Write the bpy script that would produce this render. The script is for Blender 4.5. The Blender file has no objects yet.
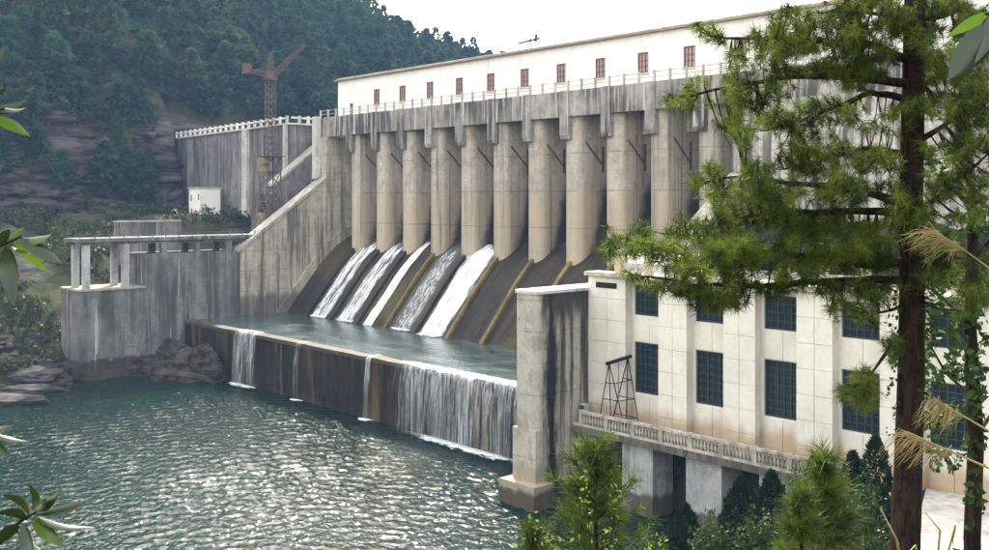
import bpy, bmesh, math, random
import numpy as np
from mathutils import Vector, Matrix, noise as mnoise

random.seed(7)
rng = np.random.default_rng(11)
R = math.radians
sc = bpy.context.scene
col = sc.collection

# ------------------------------------------------------------------ camera
FOC, VX, HY = 1000.0, 494.5, 200.0          # focal length, centre column and horizon row of the photograph (989 px wide)
CA, SA = 0.7378, 0.6751                     # heading of the camera relative to the dam axis (X)
EYE = 24.2                                  # camera height above the pool
cam_d = bpy.data.cameras.new('camera')
cam = bpy.data.objects.new('camera', cam_d)
col.objects.link(cam)
cam.location = (0, 0, EYE)
cam.rotation_euler = (R(90), 0, math.atan2(CA, SA))
cam_d.sensor_width = 36.0
cam_d.lens = 36.0 * FOC / 989.0
cam_d.shift_y = -75.0 / 989.0
cam_d.clip_start = 0.05
cam_d.clip_end = 6000
sc.camera = cam

# ------------------------------------------------------------------ world, sun, exposure
SUN_EL = R(46)                               # the sun stands upstream, behind the dam: glitter on the pool, facades in open shade
SUN_DIR = Vector((-0.81 * math.cos(SUN_EL), 0.586 * math.cos(SUN_EL), math.sin(SUN_EL))).normalized()
w = bpy.data.worlds.new('World')
sc.world = w
w.use_nodes = True
wn = w.node_tree
sky = wn.nodes.new('ShaderNodeTexSky')
sky.sky_type = 'NISHITA'
sky.sun_disc = False
sky.sun_elevation = SUN_EL
sky.sun_rotation = math.atan2(SUN_DIR.x, SUN_DIR.y)
sky.air_density = 2.0
sky.dust_density = 1.6
sky.ozone_density = 1.0
bg = wn.nodes['Background']
bg.inputs['Strength'].default_value = 0.15
hs = wn.nodes.new('ShaderNodeHueSaturation')          # hazy, nearly white sky
hs.inputs['Saturation'].default_value = 0.38
tint = wn.nodes.new('ShaderNodeMix'); tint.data_type = 'RGBA'; tint.blend_type = 'MULTIPLY'
tint.inputs[0].default_value = 1.0
tint.inputs[7].default_value = (1.0, .925, .82, 1)
wn.links.new(sky.outputs['Color'], hs.inputs['Color'])
wn.links.new(hs.outputs['Color'], tint.inputs[6])
wn.links.new(tint.outputs[2], bg.inputs['Color'])
sun_d = bpy.data.lights.new('sun', 'SUN')
sun_d.energy = 2.0
sun_d.angle = R(0.6)
sun_d.color = (1.0, 0.93, 0.82)
sun = bpy.data.objects.new('sun', sun_d)
col.objects.link(sun)
sun.rotation_euler = (-SUN_DIR).to_track_quat('-Z', 'Y').to_euler()
sun.location = (0, -50, 150)
sc.view_settings.view_transform = 'Standard'
sc.view_settings.look = 'None'
sc.view_settings.exposure = 2.5
sc.view_settings.gamma = 1.0
sc.view_settings.use_curve_mapping = False
cy = sc.cycles
cy.max_bounces = 6
cy.diffuse_bounces = 3
cy.glossy_bounces = 3
cy.transmission_bounces = 2
cy.transparent_max_bounces = 16
cy.volume_bounces = 0
cy.use_denoising = True
cy.use_adaptive_sampling = True
cy.adaptive_threshold = 0.02
cy.sample_clamp_indirect = 6.0


def at(x, y, d):
    """photo pixel + distance along the view direction -> world point"""
    lat = (x - VX) / FOC * d
    return Vector((lat * SA - d * CA, lat * CA + d * SA, EYE - (y - HY) / FOC * d))


# ------------------------------------------------------------------ material helpers
class NT:
    def __init__(self, name):
        self.m = bpy.data.materials.new(name)
        self.m.use_nodes = True
        self.t = self.m.node_tree
        self.b = self.t.nodes['Principled BSDF']
        self.out = self.t.nodes['Material Output']
        self.g = None

    def n(self, kind, **kw):
        nd = self.t.nodes.new(kind)
        for k, v in kw.items():
            setattr(nd, k, v)
        return nd

    def link(self, a, b):
        self.t.links.new(a, b)

    def pos(self, scale=(1, 1, 1), off=(0, 0, 0)):
        if self.g is None:
            self.g = self.n('ShaderNodeNewGeometry')
        mp = self.n('ShaderNodeMapping')
        mp.inputs['Scale'].default_value = scale
        mp.inputs['Location'].default_value = off
        self.link(self.g.outputs['Position'], mp.inputs['Vector'])
        return mp.outputs['Vector']

    def xyz(self):
        if self.g is None:
            self.g = self.n('ShaderNodeNewGeometry')
        s = self.n('ShaderNodeSeparateXYZ')
        self.link(self.g.outputs['Position'], s.inputs[0])
        return s.outputs

    def noise(self, scale=(1, 1, 1), off=(0, 0, 0), detail=5, rough=0.55, dist=0.0):
        nd = self.n('ShaderNodeTexNoise')
        nd.inputs['Scale'].default_value = 1.0
        nd.inputs['Detail'].default_value = detail
        nd.inputs['Roughness'].default_value = rough
        nd.inputs['Distortion'].default_value = dist
        self.link(self.pos(scale, off), nd.inputs['Vector'])
        return nd.outputs['Fac']

    def ramp(self, fac, lo, hi, a=0.0, b=1.0):
        r = self.n('ShaderNodeMapRange')
        r.interpolation_type = 'SMOOTHSTEP'
        for k, v in zip(('From Min', 'From Max', 'To Min', 'To Max'), (lo, hi, a, b)):
            r.inputs[k].default_value = v
        self.link(fac, r.inputs['Value'])
        return r.outputs['Result']

    def math(self, op, a, b=0.0, c=None):
        m = self.n('ShaderNodeMath', operation=op)
        for i, v in enumerate((a, b, c)):
            if v is None:
                continue
            if isinstance(v, (int, float)):
                m.inputs[i].default_value = v
            else:
                self.link(v, m.inputs[i])
        return m.outputs[0]

    def mix(self, fac, a, b, mode='MIX'):
        m = self.n('ShaderNodeMix', data_type='RGBA', blend_type=mode)
        for i, v in ((0, fac), (6, a), (7, b)):
            if isinstance(v, (int, float)):
                m.inputs[i].default_value = v
            elif isinstance(v, tuple):
                m.inputs[i].default_value = (*v, 1.0)
            else:
                self.link(v, m.inputs[i])
        return m.outputs[2]

    def bump(self, h, strength=0.3, dist=0.1):
        bp = self.n('ShaderNodeBump')
        bp.inputs['Strength'].default_value = strength
        bp.inputs['Distance'].default_value = dist
        self.link(h, bp.inputs['Height'])
        self.link(bp.outputs['Normal'], self.b.inputs['Normal'])

    def color(self, c):
        if isinstance(c, tuple):
            self.b.inputs['Base Color'].default_value = (*c, 1.0)
        else:
            self.link(c, self.b.inputs['Base Color'])

    def set(self, **kw):
        for k, v in kw.items():
            self.b.inputs[k.replace('_', ' ')].default_value = v
        return self


def concrete(name, base, base2, streak=0.6, scol=(0.07, 0.065, 0.065), lo=0.5, hi=0.68, sxy=0.9, sz=0.045,
             lift=0.0, low=None, white=0.0, rough=0.85, extra=None, wet=None, mott=1.0):
    t = NT(name)
    c = t.mix(t.ramp(t.noise((.22, .22, .22), detail=6), .35, .65), base, base2)
    fine = t.noise((2.4, 2.4, 2.4), detail=7, rough=.65)
    c = t.mix(t.ramp(fine, .35, .7, .0, .5 * mott), c, tuple(v * .55 for v in base))
    bl = t.noise((.75, .75, .5), off=(31, 17, 5), detail=8, rough=.68)
    c = t.mix(t.ramp(bl, .46, .66, .0, .6 * mott), c, tuple(v * .48 for v in base2))
    c = t.mix(t.ramp(t.noise((1.3, 1.3, .8), off=(51, 7, 15), detail=6, rough=.7), .56, .72, .0, .45), c, tuple(min(.85, v * 1.3) for v in base))
    if low:                                   # tan or brown weathering below a height
        zlow, lcol, soft = low
        z = t.xyz()[2]
        zz = t.math('ADD', z, t.math('MULTIPLY', t.noise((.9, .9, .2), off=(7, 3, 1)), soft))
        f = t.ramp(zz, zlow - soft * .3 + soft * .5, zlow + soft * .3 + soft * .5, 1.0, 0.0)
        c = t.mix(t.math('MULTIPLY', f, .8), c, lcol)
    s = t.noise((sxy, sxy, sz), off=(3.1, 5.7, .4), detail=6, rough=.6)
    md = t.ramp(t.noise((.13, .13, .09), off=(9, 2, 4), detail=3), .30, .54)
    f = t.math('MULTIPLY', t.math('MULTIPLY', t.ramp(s, lo, hi), md), streak)
    c = t.mix(f, c, scol)
    if white:
        s2 = t.noise((1.6, 1.6, .06), off=(13, 1, 8), detail=4)
        c = t.mix(t.math('MULTIPLY', t.ramp(s2, .6, .72), white), c, (.62, .6, .57))
    if lift:
        z = t.xyz()[2]
        fr = t.math('FRACT', t.math('MULTIPLY', z, 1.0 / lift))
        ln = t.ramp(t.math('ABSOLUTE', t.math('SUBTRACT', fr, .5)), .0, .028, 1.0, 0.0)
        c = t.mix(t.math('MULTIPLY', ln, t.ramp(t.noise((.35, .35, .35), off=(2, 2, 2)), .38, .6, .1, .6)), c, (.10, .09, .08))
    if wet:                                   # dark growth just above the water line
        z = t.xyz()[2]
        zz = t.math('SUBTRACT', z, t.math('MULTIPLY', t.noise((.8, .8, .3), off=(4, 4, 1)), 1.6))
        c = t.mix(t.ramp(zz, wet - 1.1, wet - .6, .85, 0.0), c, (.045, .035, .025))
    if extra:
        c = extra(t, c)
    t.color(c)
    t.bump(fine, .5, .08)
    t.set(Roughness=rough, Specular_IOR_Level=.12)
    return t.m


M = {}
def pier_extra(t, c):
    """curved dark zone on the rear lower flank of every pier, random tone and streaks"""
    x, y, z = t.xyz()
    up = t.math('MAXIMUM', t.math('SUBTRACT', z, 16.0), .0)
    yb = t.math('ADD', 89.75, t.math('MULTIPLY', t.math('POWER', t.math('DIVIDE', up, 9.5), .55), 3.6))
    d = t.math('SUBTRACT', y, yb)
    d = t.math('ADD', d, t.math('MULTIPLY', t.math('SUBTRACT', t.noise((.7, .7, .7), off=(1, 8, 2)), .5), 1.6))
    f = t.math('MULTIPLY', t.ramp(d, -.9, .8), t.ramp(z, 24.5, 29.0, .95, 0.0))  # darker behind the curve, fading out towards the top
    oi = t.n('ShaderNodeObjectInfo')
    r = oi.outputs['Random']
    c = t.mix(t.math('MULTIPLY', r, .32), c, (.22, .19, .165))
    s1 = t.noise((1.9, 1.9, .035), off=(61, 4, 9), detail=6, rough=.65)
    c = t.mix(t.math('MULTIPLY', t.ramp(s1, .50, .66), t.ramp(r, .15, .75, .15, .75)), c, (.10, .085, .075))
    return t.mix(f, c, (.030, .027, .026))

def nose_extra(t, c):
    """black run-off bands down the flank of the dividing wall"""
    x, y, z = t.xyz()
    side = t.ramp(y, 55.75, 56.4)
    j = t.math('MULTIPLY', t.math('SUBTRACT', t.noise((.9, .9, .16), off=(5, 5, 5), detail=8, rough=.7), .5), 3.0)
    d = t.math('ABSOLUTE', t.math('SUBTRACT', t.math('ADD', y, j), 57.2))
    f = t.ramp(d, .25, 1.15, .98, 0.0)
    st = t.noise((1.5, 1.5, .07), off=(15, 25, 5), detail=8, rough=.7)
    f2 = t.math('MULTIPLY', t.ramp(st, .44, .60), t.ramp(t.math('ADD', z, t.math('MULTIPLY', j, 1.2)), 1.0, 13.0, .55, 1.0))
    f = t.math('MAXIMUM', f, t.math('MULTIPLY', f2, .9))
    top = t.ramp(t.math('ADD', z, t.math('MULTIPLY', j, 1.5)), 12.8, 15.8, .0, .9)
    f = t.math('MULTIPLY', t.math('MAXIMUM', f, top), side)
    return t.mix(f, c, (.012, .012, .015))

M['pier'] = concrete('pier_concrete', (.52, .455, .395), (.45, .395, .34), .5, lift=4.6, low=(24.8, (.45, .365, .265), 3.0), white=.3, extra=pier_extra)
M['deck'] = concrete('deck_concrete', (.40, .375, .35), (.28, .26, .24), 1.0, lo=.40, hi=.56, sxy=1.6, sz=.10, white=.8)
M['bracket'] = concrete('bracket_concrete', (.44, .41, .37), (.33, .30, .27), 1.0, lo=.42, hi=.6, sxy=2.0)
M['train'] = concrete('training_wall_concrete', (.47, .42, .34), (.39, .35, .29), .85, lo=.46, hi=.62, lift=3.0, white=.4, low=(9.8, (.10, .085, .07), 2.2))
M['guide'] = concrete('guide_wall_concrete', (.235, .23, .22), (.145, .145, .145), .95, lo=.42, hi=.6, lift=2.6, white=.55, wet=2.6)
M['coping'] = concrete('coping_concrete', (.42, .39, .33), (.34, .31, .26), .3)
M['abut'] = concrete('abutment_concrete', (.26, .245, .24), (.17, .165, .175), .9, lo=.40, hi=.58, sxy=.6, white=.6)
M['abut_light'] = concrete('pale_concrete', (.58, .56, .53), (.46, .45, .43), .3)
M['nose'] = concrete('dividing_wall_concrete', (.50, .46, .40), (.42, .39, .34), .5, lift=2.5, wet=1.4, extra=nose_extra, low=(3.2, (.30, .25, .19), 1.5))
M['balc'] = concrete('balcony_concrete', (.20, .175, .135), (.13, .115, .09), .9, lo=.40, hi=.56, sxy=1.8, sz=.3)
M['sub'] = concrete('substructure_concrete', (.46, .47, .48), (.36, .36, .36), .55, lift=0, wet=1.7)
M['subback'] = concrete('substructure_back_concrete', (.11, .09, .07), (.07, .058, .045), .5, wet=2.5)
M['dam'] = concrete('dam_face_concrete', (.48, .46, .43), (.38, .36, .34), .9, lo=.44, hi=.6, sxy=1.1, white=.7)
M['sill'] = concrete('wet_sill_concrete', (.045, .032, .020), (.018, .015, .013), .9, scol=(.012, .011, .011), lo=.42, hi=.58, sxy=.7, sz=.03, rough=.5,
                     extra=lambda t, c: t.mix(t.math('MULTIPLY', t.ramp(t.noise((.55, .55, .05), off=(20, 1, 1), detail=8, rough=.7), .50, .66), .8), c, (.115, .080, .030)))
M['lip'] = concrete('sill_lip_concrete', (.095, .078, .055), (.065, .054, .040), .3, rough=.6)
M['chute'] = concrete('chute_concrete', (.050, .036, .022), (.028, .022, .015), .0, rough=.55,
                      extra=lambda t, c: t.mix(t.ramp(t.noise((1.6, .07, .07), off=(2, 2, 2), detail=5), .47, .62, 0, .85),
                                               t.mix(t.ramp(t.noise((.05, .12, .12), off=(8, 8, 8)), .45, .6, 0, .7), c, (.085, .066, .026)), (.016, .015, .015)))
M['rib_wet'] = concrete('wet_rib_concrete', (.050, .042, .034), (.03, .027, .025), .5, rough=.5)
M['rib'] = concrete('rib_concrete', (.24, .175, .065), (.15, .11, .045), .5, scol=(.05, .045, .035), lo=.45, hi=.6, sxy=.35, sz=.2)


def simple(name, c, rough=.7, metal=0.0, var=.25, scale=1.2, bump=.2):
    t = NT(name)
    f = t.noise((scale,) * 3, detail=6)
    t.color(t.mix(t.ramp(f, .35, .7), c, tuple(v * (1 - var) for v in c)))
    if bump:
        t.bump(t.noise((scale * 4,) * 3, detail=5), bump, .03)
    t.set(Roughness=rough, Metallic=metal, Specular_IOR_Level=.25)
    return t.m

M['white'] = concrete('white_plaster', (.82, .81, .79), (.77, .76, .74), .25, scol=(.45, .42, .38), sxy=1.4, mott=.22)
M['stone'] = concrete('cladding_stone', (.74, .70, .63), (.66, .62, .56), .3, scol=(.42, .34, .25), lo=.52, hi=.72, low=(7.6, (.42, .29, .17), 2.2), mott=.28)
M['cornice'] = concrete('cornice_concrete', (.52, .47, .38), (.40, .36, .29), .5)
M['roofedge'] = simple('roof_edge_brown', (.30, .22, .17))
M['rust'] = simple('rusty_steel', (.13, .055, .038), .8, .2, .5, 3)
M['cranered'] = simple('crane_red_oxide', (.115, .085, .082), .8, .0, .5, 2)
M['gate'] = simple('gate_steel', (.030, .036, .045), .6, .4)
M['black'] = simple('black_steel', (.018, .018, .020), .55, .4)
M['frame'] = simple('window_frame_red', (.22, .07, .05), .6)
M['teal'] = simple('window_frame_teal', (.028, .05, .055), .5)
M['cream'] = simple('cream_paint', (.55, .47, .30), .6)
M['cabin'] = simple('faded_cabin_paint', (.24, .19, .14), .7, 0, .6, 1.5)
M['rail'] = concrete('rail_concrete', (.52, .48, .42), (.42, .38, .33), .5, lo=.45, hi=.6, sxy=1.5, sz=.5, mott=.5)
M['road'] = concrete('road_concrete', (.62, .58, .53), (.52, .49, .45), .2)
M['curb'] = concrete('curb_concrete', (.68, .66, .62), (.55, .53, .50), .2)

t = NT('window_glass_dark'); t.color((.008, .018, .021)); t.set(Roughness=.10, Specular_IOR_Level=.4)
M['glass'] = t.m
t = NT('gatehouse_glass'); t.color((.34, .31, .31)); t.set(Roughness=.2)
M['glass2'] = t.m

# water
t = NT('pool_water')
c = t.mix(t.ramp(t.noise((.03, .03, .03)), .4, .6), (.001, .013, .009), (.001, .010, .007))
t.color(c)
t.bump(t.noise((3.0, 3.4, 1), off=(4, 9, 0), detail=2, rough=.5, dist=.3), 1.0, .10)
t.set(Roughness=.03, IOR=1.33, Specular_IOR_Level=.42)
M['water'] = t.m
t = NT('basin_water')
c = t.mix(t.ramp(t.noise((.25, .4, .3), detail=6), .42, .68), (.035, .060, .058), (.10, .125, .12))
t.color(c)
t.bump(t.noise((1.2, 1.6, 1), detail=3), .6, .12)
t.set(Roughness=.12, IOR=1.33)
M['basin'] = t.m


def foam(name, scale, lo, hi, a0, a1, c=(.82, .84, .86)):
    t = NT(name)
    s = t.noise(scale, off=(2, 6, 1), detail=8, rough=.72)
    at_ = t.n('ShaderNodeAttribute'); at_.attribute_name = 'cover'
    big = t.noise(tuple(v * .3 for v in scale), off=(12, 3, 5), detail=3)
    v = t.math('ADD', t.math('MULTIPLY', s, .75), t.math('MULTIPLY', big, .25))
    v = t.math('ADD', v, t.math('MULTIPLY', t.math('SUBTRACT', at_.outputs['Fac'], 1.0), .34))
    t.color(t.mix(t.ramp(v, lo, hi), tuple(q * .55 for q in c), c))
    t.link(t.ramp(v, lo, hi, a0, a1), t.b.inputs['Alpha'])
    t.bump(s, .6, .12)
    t.set(Roughness=.6)
    return t.m

M['flow_full'] = foam('white_water_full', (3.0, .30, .30), .26, .50, .0, 1.0)
M['flow_mid'] = foam('white_water_streaked', (3.4, .45, .45), .35, .60, .0, .95)
M['flow_thin'] = foam('white_water_thin', (3.0, 1.0, 1.0), .36, .68, .05, .68)
M['fall'] = foam('falling_water', (3.2, 3.2, .055), .36, .70, .0, .72, (.66, .69, .72))
M['fall_thin'] = foam('falling_water_thin', (2.5, 2.5, .12), .30, .70, .0, .4)
M['foam'] = foam('foam_on_water', (1.0, 1.6, 1), .36, .56, .0, .95)


def leafmat(name, c1, c2, rough=.55, scale=.5, trans=.25, objrand=False, spec=.15):
    t = NT(name)
    f = t.ramp(t.noise((scale,) * 3, detail=3), .35, .65)
    c = t.mix(f, c1, c2)
    if objrand:
        oi = t.n('ShaderNodeObjectInfo')
        c = t.mix(t.math('MULTIPLY', oi.outputs['Random'], .6), c, tuple(v * .5 for v in c1))
        c = t.mix(t.ramp(t.noise((.055, .055, .055), off=(3, 8, 1), detail=4, rough=.7), .52, .66, 0, .75), c, (.075, .105, .040))
    t.color(c)
    t.set(Roughness=rough, Specular_IOR_Level=spec)
    tr = t.n('ShaderNodeBsdfTranslucent')
    t.link(c, tr.inputs['Color'])
    mx = t.n('ShaderNodeMixShader')
    mx.inputs[0].default_value = trans
    t.link(t.b.outputs[0], mx.inputs[1])
    t.link(tr.outputs[0], mx.inputs[2])
    t.link(mx.outputs[0], t.out.inputs['Surface'])
    return t.m

M['needle'] = leafmat('pine_needles', (.14, .185, .018), (.016, .034, .007), scale=2.2, trans=.34)
M['needle_y'] = leafmat('young_pine_needles', (.105, .15, .016), (.025, .050, .010), scale=2.8, trans=.3)
M['forest'] = leafmat('forest_foliage', (.040, .095, .060), (.016, .045, .034), scale=.12, objrand=True, spec=0.0)
M['cypress'] = leafmat('cypress_foliage', (.014, .032, .010), (.008, .019, .007), scale=1.5, trans=.1, spec=.05)
M['bush'] = leafmat('bush_foliage', (.065, .078, .022), (.020, .034, .013), scale=.35)
M['ivy'] = leafmat('broad_leaf_foliage', (.035, .07, .014), (.02, .045, .012), scale=2.0)
M['yleaf'] = leafmat('yellow_green_leaf', (.22, .26, .03), (.13, .18, .025), scale=3.0, trans=.35)
M['leaf'] = leafmat('glossy_leaf', (.085, .15, .018), (.045, .09, .014), rough=.28, scale=8, trans=.35, spec=.5)
M['leafdark'] = leafmat('dark_glossy_leaf', (.022, .045, .014), (.014, .03, .01), rough=.25, scale=8, trans=.1, spec=.5)
M['dry'] = leafmat('dry_reed', (.40, .32, .16), (.28, .22, .11), scale=6, trans=.3)

t = NT('pine_bark')
f = t.noise((9, 9, 2.2), detail=6, rough=.7, dist=1.0)
t.color(t.mix(t.ramp(f, .4, .62), (.012, .009, .008), (.045, .028, .020)))
t.bump(f, .9, .03); t.set(Roughness=.9, Specular_IOR_Level=.1)
M['bark'] = t.m

t = NT('rock_face')
st = t.noise((.10, .10, .75), detail=7, rough=.65, dist=.6)
big = t.noise((.06, .06, .08), off=(4, 1, 1), detail=5)
c = t.mix(t.ramp(st, .4, .62), (.022, .020, .024), (.105, .088, .085))
c = t.mix(t.ramp(big, .55, .72, 0, .7), c, (.15, .122, .105))
nz = t.n('ShaderNodeSeparateXYZ')
t.pos()
t.link(t.g.outputs['Normal'], nz.inputs[0])
gr = t.mix(t.ramp(t.noise((.35, .35, .35), detail=6), .35, .62), (.020, .028, .012), (.052, .052, .022))
gm = t.math('MULTIPLY', t.ramp(nz.outputs[2], .42, .75), t.ramp(t.noise((.18, .18, .18), off=(8, 3, 2), detail=6), .33, .5))
c = t.mix(gm, c, gr)
t.color(c)
t.bump(t.noise((.8, .8, 2.0), detail=8, rough=.7), .9, .5)
t.set(Roughness=.95, Specular_IOR_Level=.1)
M['terrain'] = t.m
t = NT('boulder_rock')
st = t.noise((.5, .5, 1.4), detail=7, rough=.65)
t.color(t.mix(t.ramp(st, .36, .64), (.016, .014, .013), (.075, .062, .050)))
t.bump(t.noise((1.6, 1.6, 2.6), detail=8, rough=.7), .9, .25); t.set(Roughness=.9, Specular_IOR_Level=.1)
M['boulder'] = t.m
t = NT('pale_slab_rock')
st = t.noise((.4, .4, 2.4), detail=7, rough=.65)
t.color(t.mix(t.ramp(st, .36, .64), (.022, .020, .020), (.085, .076, .073)))
t.bump(t.noise((1.6, 1.6, 4), detail=8, rough=.7), .8, .2); t.set(Roughness=.9, Specular_IOR_Level=.1)
M['slab'] = t.m


# ------------------------------------------------------------------ geometry helpers
class MB:
    def __init__(self):
        self.v, self.f = [], []

    def add(self, v, f):
        o = len(self.v)
        self.v.extend([tuple(p) for p in v])
        self.f.extend([tuple(i + o for i in q) for q in f])
        return self

    def box(self, x0, x1, y0, y1, z0, z1):
        v = [(x, y, z) for z in (z0, z1) for y in (y0, y1) for x in (x0, x1)]
        return self.add(v, [(0, 2, 3, 1), (4, 5, 7, 6), (0, 1, 5, 4), (2, 6, 7, 3), (0, 4, 6, 2), (1, 3, 7, 5)])

    def prism_x(self, poly, x0, x1):
        """poly in (y, z), counter-clockwise seen from +X, extruded from x0 to x1"""
        n = len(poly)
        v = [(x0, y, z) for y, z in poly] + [(x1, y, z) for y, z in poly]
        f = [tuple(range(n - 1, -1, -1)), tuple(range(n, 2 * n))]
        f += [(i, (i + 1) % n, n + (i + 1) % n, n + i) for i in range(n)]
        return self.add(v, f)

    def prism_z(self, poly, z0, z1):
        n = len(poly)
        v = [(x, y, z0) for x, y in poly] + [(x, y, z1) for x, y in poly]
        f = [tuple(range(n - 1, -1, -1)), tuple(range(n, 2 * n))]
        f += [(i, (i + 1) % n, n + (i + 1) % n, n + i) for i in range(n)]
        return self.add(v, f)

    def tube(self, pts, rad, n=6, cap=True):
        pts = [Vector(p) for p in pts]
        if isinstance(rad, (int, float)):
            rad = [rad] * len(pts)
        vs, fs = [], []
        for i, p in enumerate(pts):
            d = (pts[min(i + 1, len(pts) - 1)] - pts[max(i - 1, 0)])
            d = d.normalized() if d.length > 1e-9 else Vector((0, 0, 1))
            a = d.cross(Vector((0, 0, 1)) if abs(d.z) < .9 else Vector((1, 0, 0))).normalized()
            b = d.cross(a)
            for k in range(n):
                an = 2 * math.pi * k / n
                vs.append(p + (a * math.cos(an) + b * math.sin(an)) * rad[i])
        for i in range(len(pts) - 1):
            for k in range(n):
                fs.append((i * n + k, i * n + (k + 1) % n, (i + 1) * n + (k + 1) % n, (i + 1) * n + k))
        if cap:
            fs.append(tuple(range(n - 1, -1, -1)))
            fs.append(tuple(range((len(pts) - 1) * n, len(pts) * n)))
        return self.add(vs, fs)

    def bar(self, a, b, r=.05):
        return self.tube([a, b], r, 4)

    def mesh(self, name, mat=None, smooth=False):
        me = bpy.data.meshes.new(name)
        me.from_pydata(self.v, [], self.f)
        me.update()
        bm = bmesh.new(); bm.from_mesh(me)
        bmesh.ops.recalc_face_normals(bm, faces=bm.faces)
        bm.to_mesh(me); bm.free()
        if mat:
            me.materials.append(M[mat])
        if smooth:
            me.polygons.foreach_set('use_smooth', [True] * len(me.polygons))
        return me

    def build(self, name, mat, parent=None, smooth=False):
        return link(name, self.mesh(name, mat, smooth), parent)


def cover(o, vals):
    a = o.data.attributes.new('cover', 'FLOAT', 'POINT')
    a.data.foreach_set('value', np.array(vals, dtype=np.float32))
    return o

def link(name, me, parent=None, loc=None):
    o = bpy.data.objects.new(name, me)
    col.objects.link(o)
    if loc is not None:
        o.location = loc
    if parent is not None:
        o.parent = parent
        o.matrix_parent_inverse = Matrix.Translation(-WLOC.get(parent.name, Vector((0, 0, 0))))
    WLOC[o.name] = Vector(loc) if loc is not None else Vector((0, 0, 0))
    return o

WLOC = {}

def tag(o, label=None, cat=None, group=None, kind=None):
    if label: o['label'] = label
    if cat: o['category'] = cat
    if group: o['group'] = group
    if kind: o['kind'] = kind
    return o

def thing(name, label, cat, loc, group=None):
    o = bpy.data.objects.new(name, None)
    col.objects.link(o)
    o.location = loc
    o.empty_display_size = .5
    WLOC[o.name] = Vector(loc)
    return tag(o, label, cat, group)

def np_mesh(name, V, F, mat, smooth=False):
    """V (n,3) float, F (m,k) int -> mesh"""
    me = bpy.data.meshes.new(name)
    V = np.ascontiguousarray(V, dtype=np.float32); F = np.ascontiguousarray(F, dtype=np.int32)
    k = F.shape[1]
    me.vertices.add(len(V)); me.vertices.foreach_set('co', V.ravel())
    me.loops.add(F.size); me.loops.foreach_set('vertex_index', F.ravel())
    me.polygons.add(len(F))
    me.polygons.foreach_set('loop_start', np.arange(0, F.size, k, dtype=np.int32))
    me.polygons.foreach_set('loop_total', np.full(len(F), k, dtype=np.int32))
    if smooth:
        me.polygons.foreach_set('use_smooth', np.ones(len(F), dtype=bool))
    me.update(calc_edges=True)
    me.validate()
    if mat:
        me.materials.append(M[mat])
    return me

def rand_unit(n):
    v = rng.normal(size=(n, 3))
    return v / np.linalg.norm(v, axis=1, keepdims=True)

def fbm(x, y, z=0.0, oct=5, f=1.0):
    s, a = 0.0, 1.0
    for _ in range(oct):
        s += a * mnoise.noise((x * f, y * f, z * f)); a *= .5; f *= 2.03
    return s


# ================================================================== TERRAIN
def lerp_table(v, tab):
    if v <= tab[0][0]: return tab[0][1]
    for (a, za), (b, zb) in zip(tab, tab[1:]):
        if v <= b:
            return za + (zb - za) * (v - a) / (b - a)
    return tab[-1][1]

def sstep(a, b, v):
    u = min(1, max(0, (v - a) / (b - a))); return u * u * (3 - 2 * u)

RIDGE = [(-200, 185), (60, 180), (100, 168), (161, 124), (200, 104), (234, 87), (302, 66), (420, 46), (700, 45), (1300, 30)]
LEFT = [(128, -6), (136, -1.2), (139, .3), (143, 3.5), (150, 9), (160, 14.5), (172, 18.5), (184, 21.5), (189, 22.5), (191.5, 30), (195, 38)]
BANK = [(-60, 23.4), (0, 22.5), (4, 21.6), (12, 18.7), (18, 16.2), (30, 11.5), (40, 7.9), (46, 6.4), (50, 5.6), (54, 3.4), (58, 0), (63, -4), (80, -6)]

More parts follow.
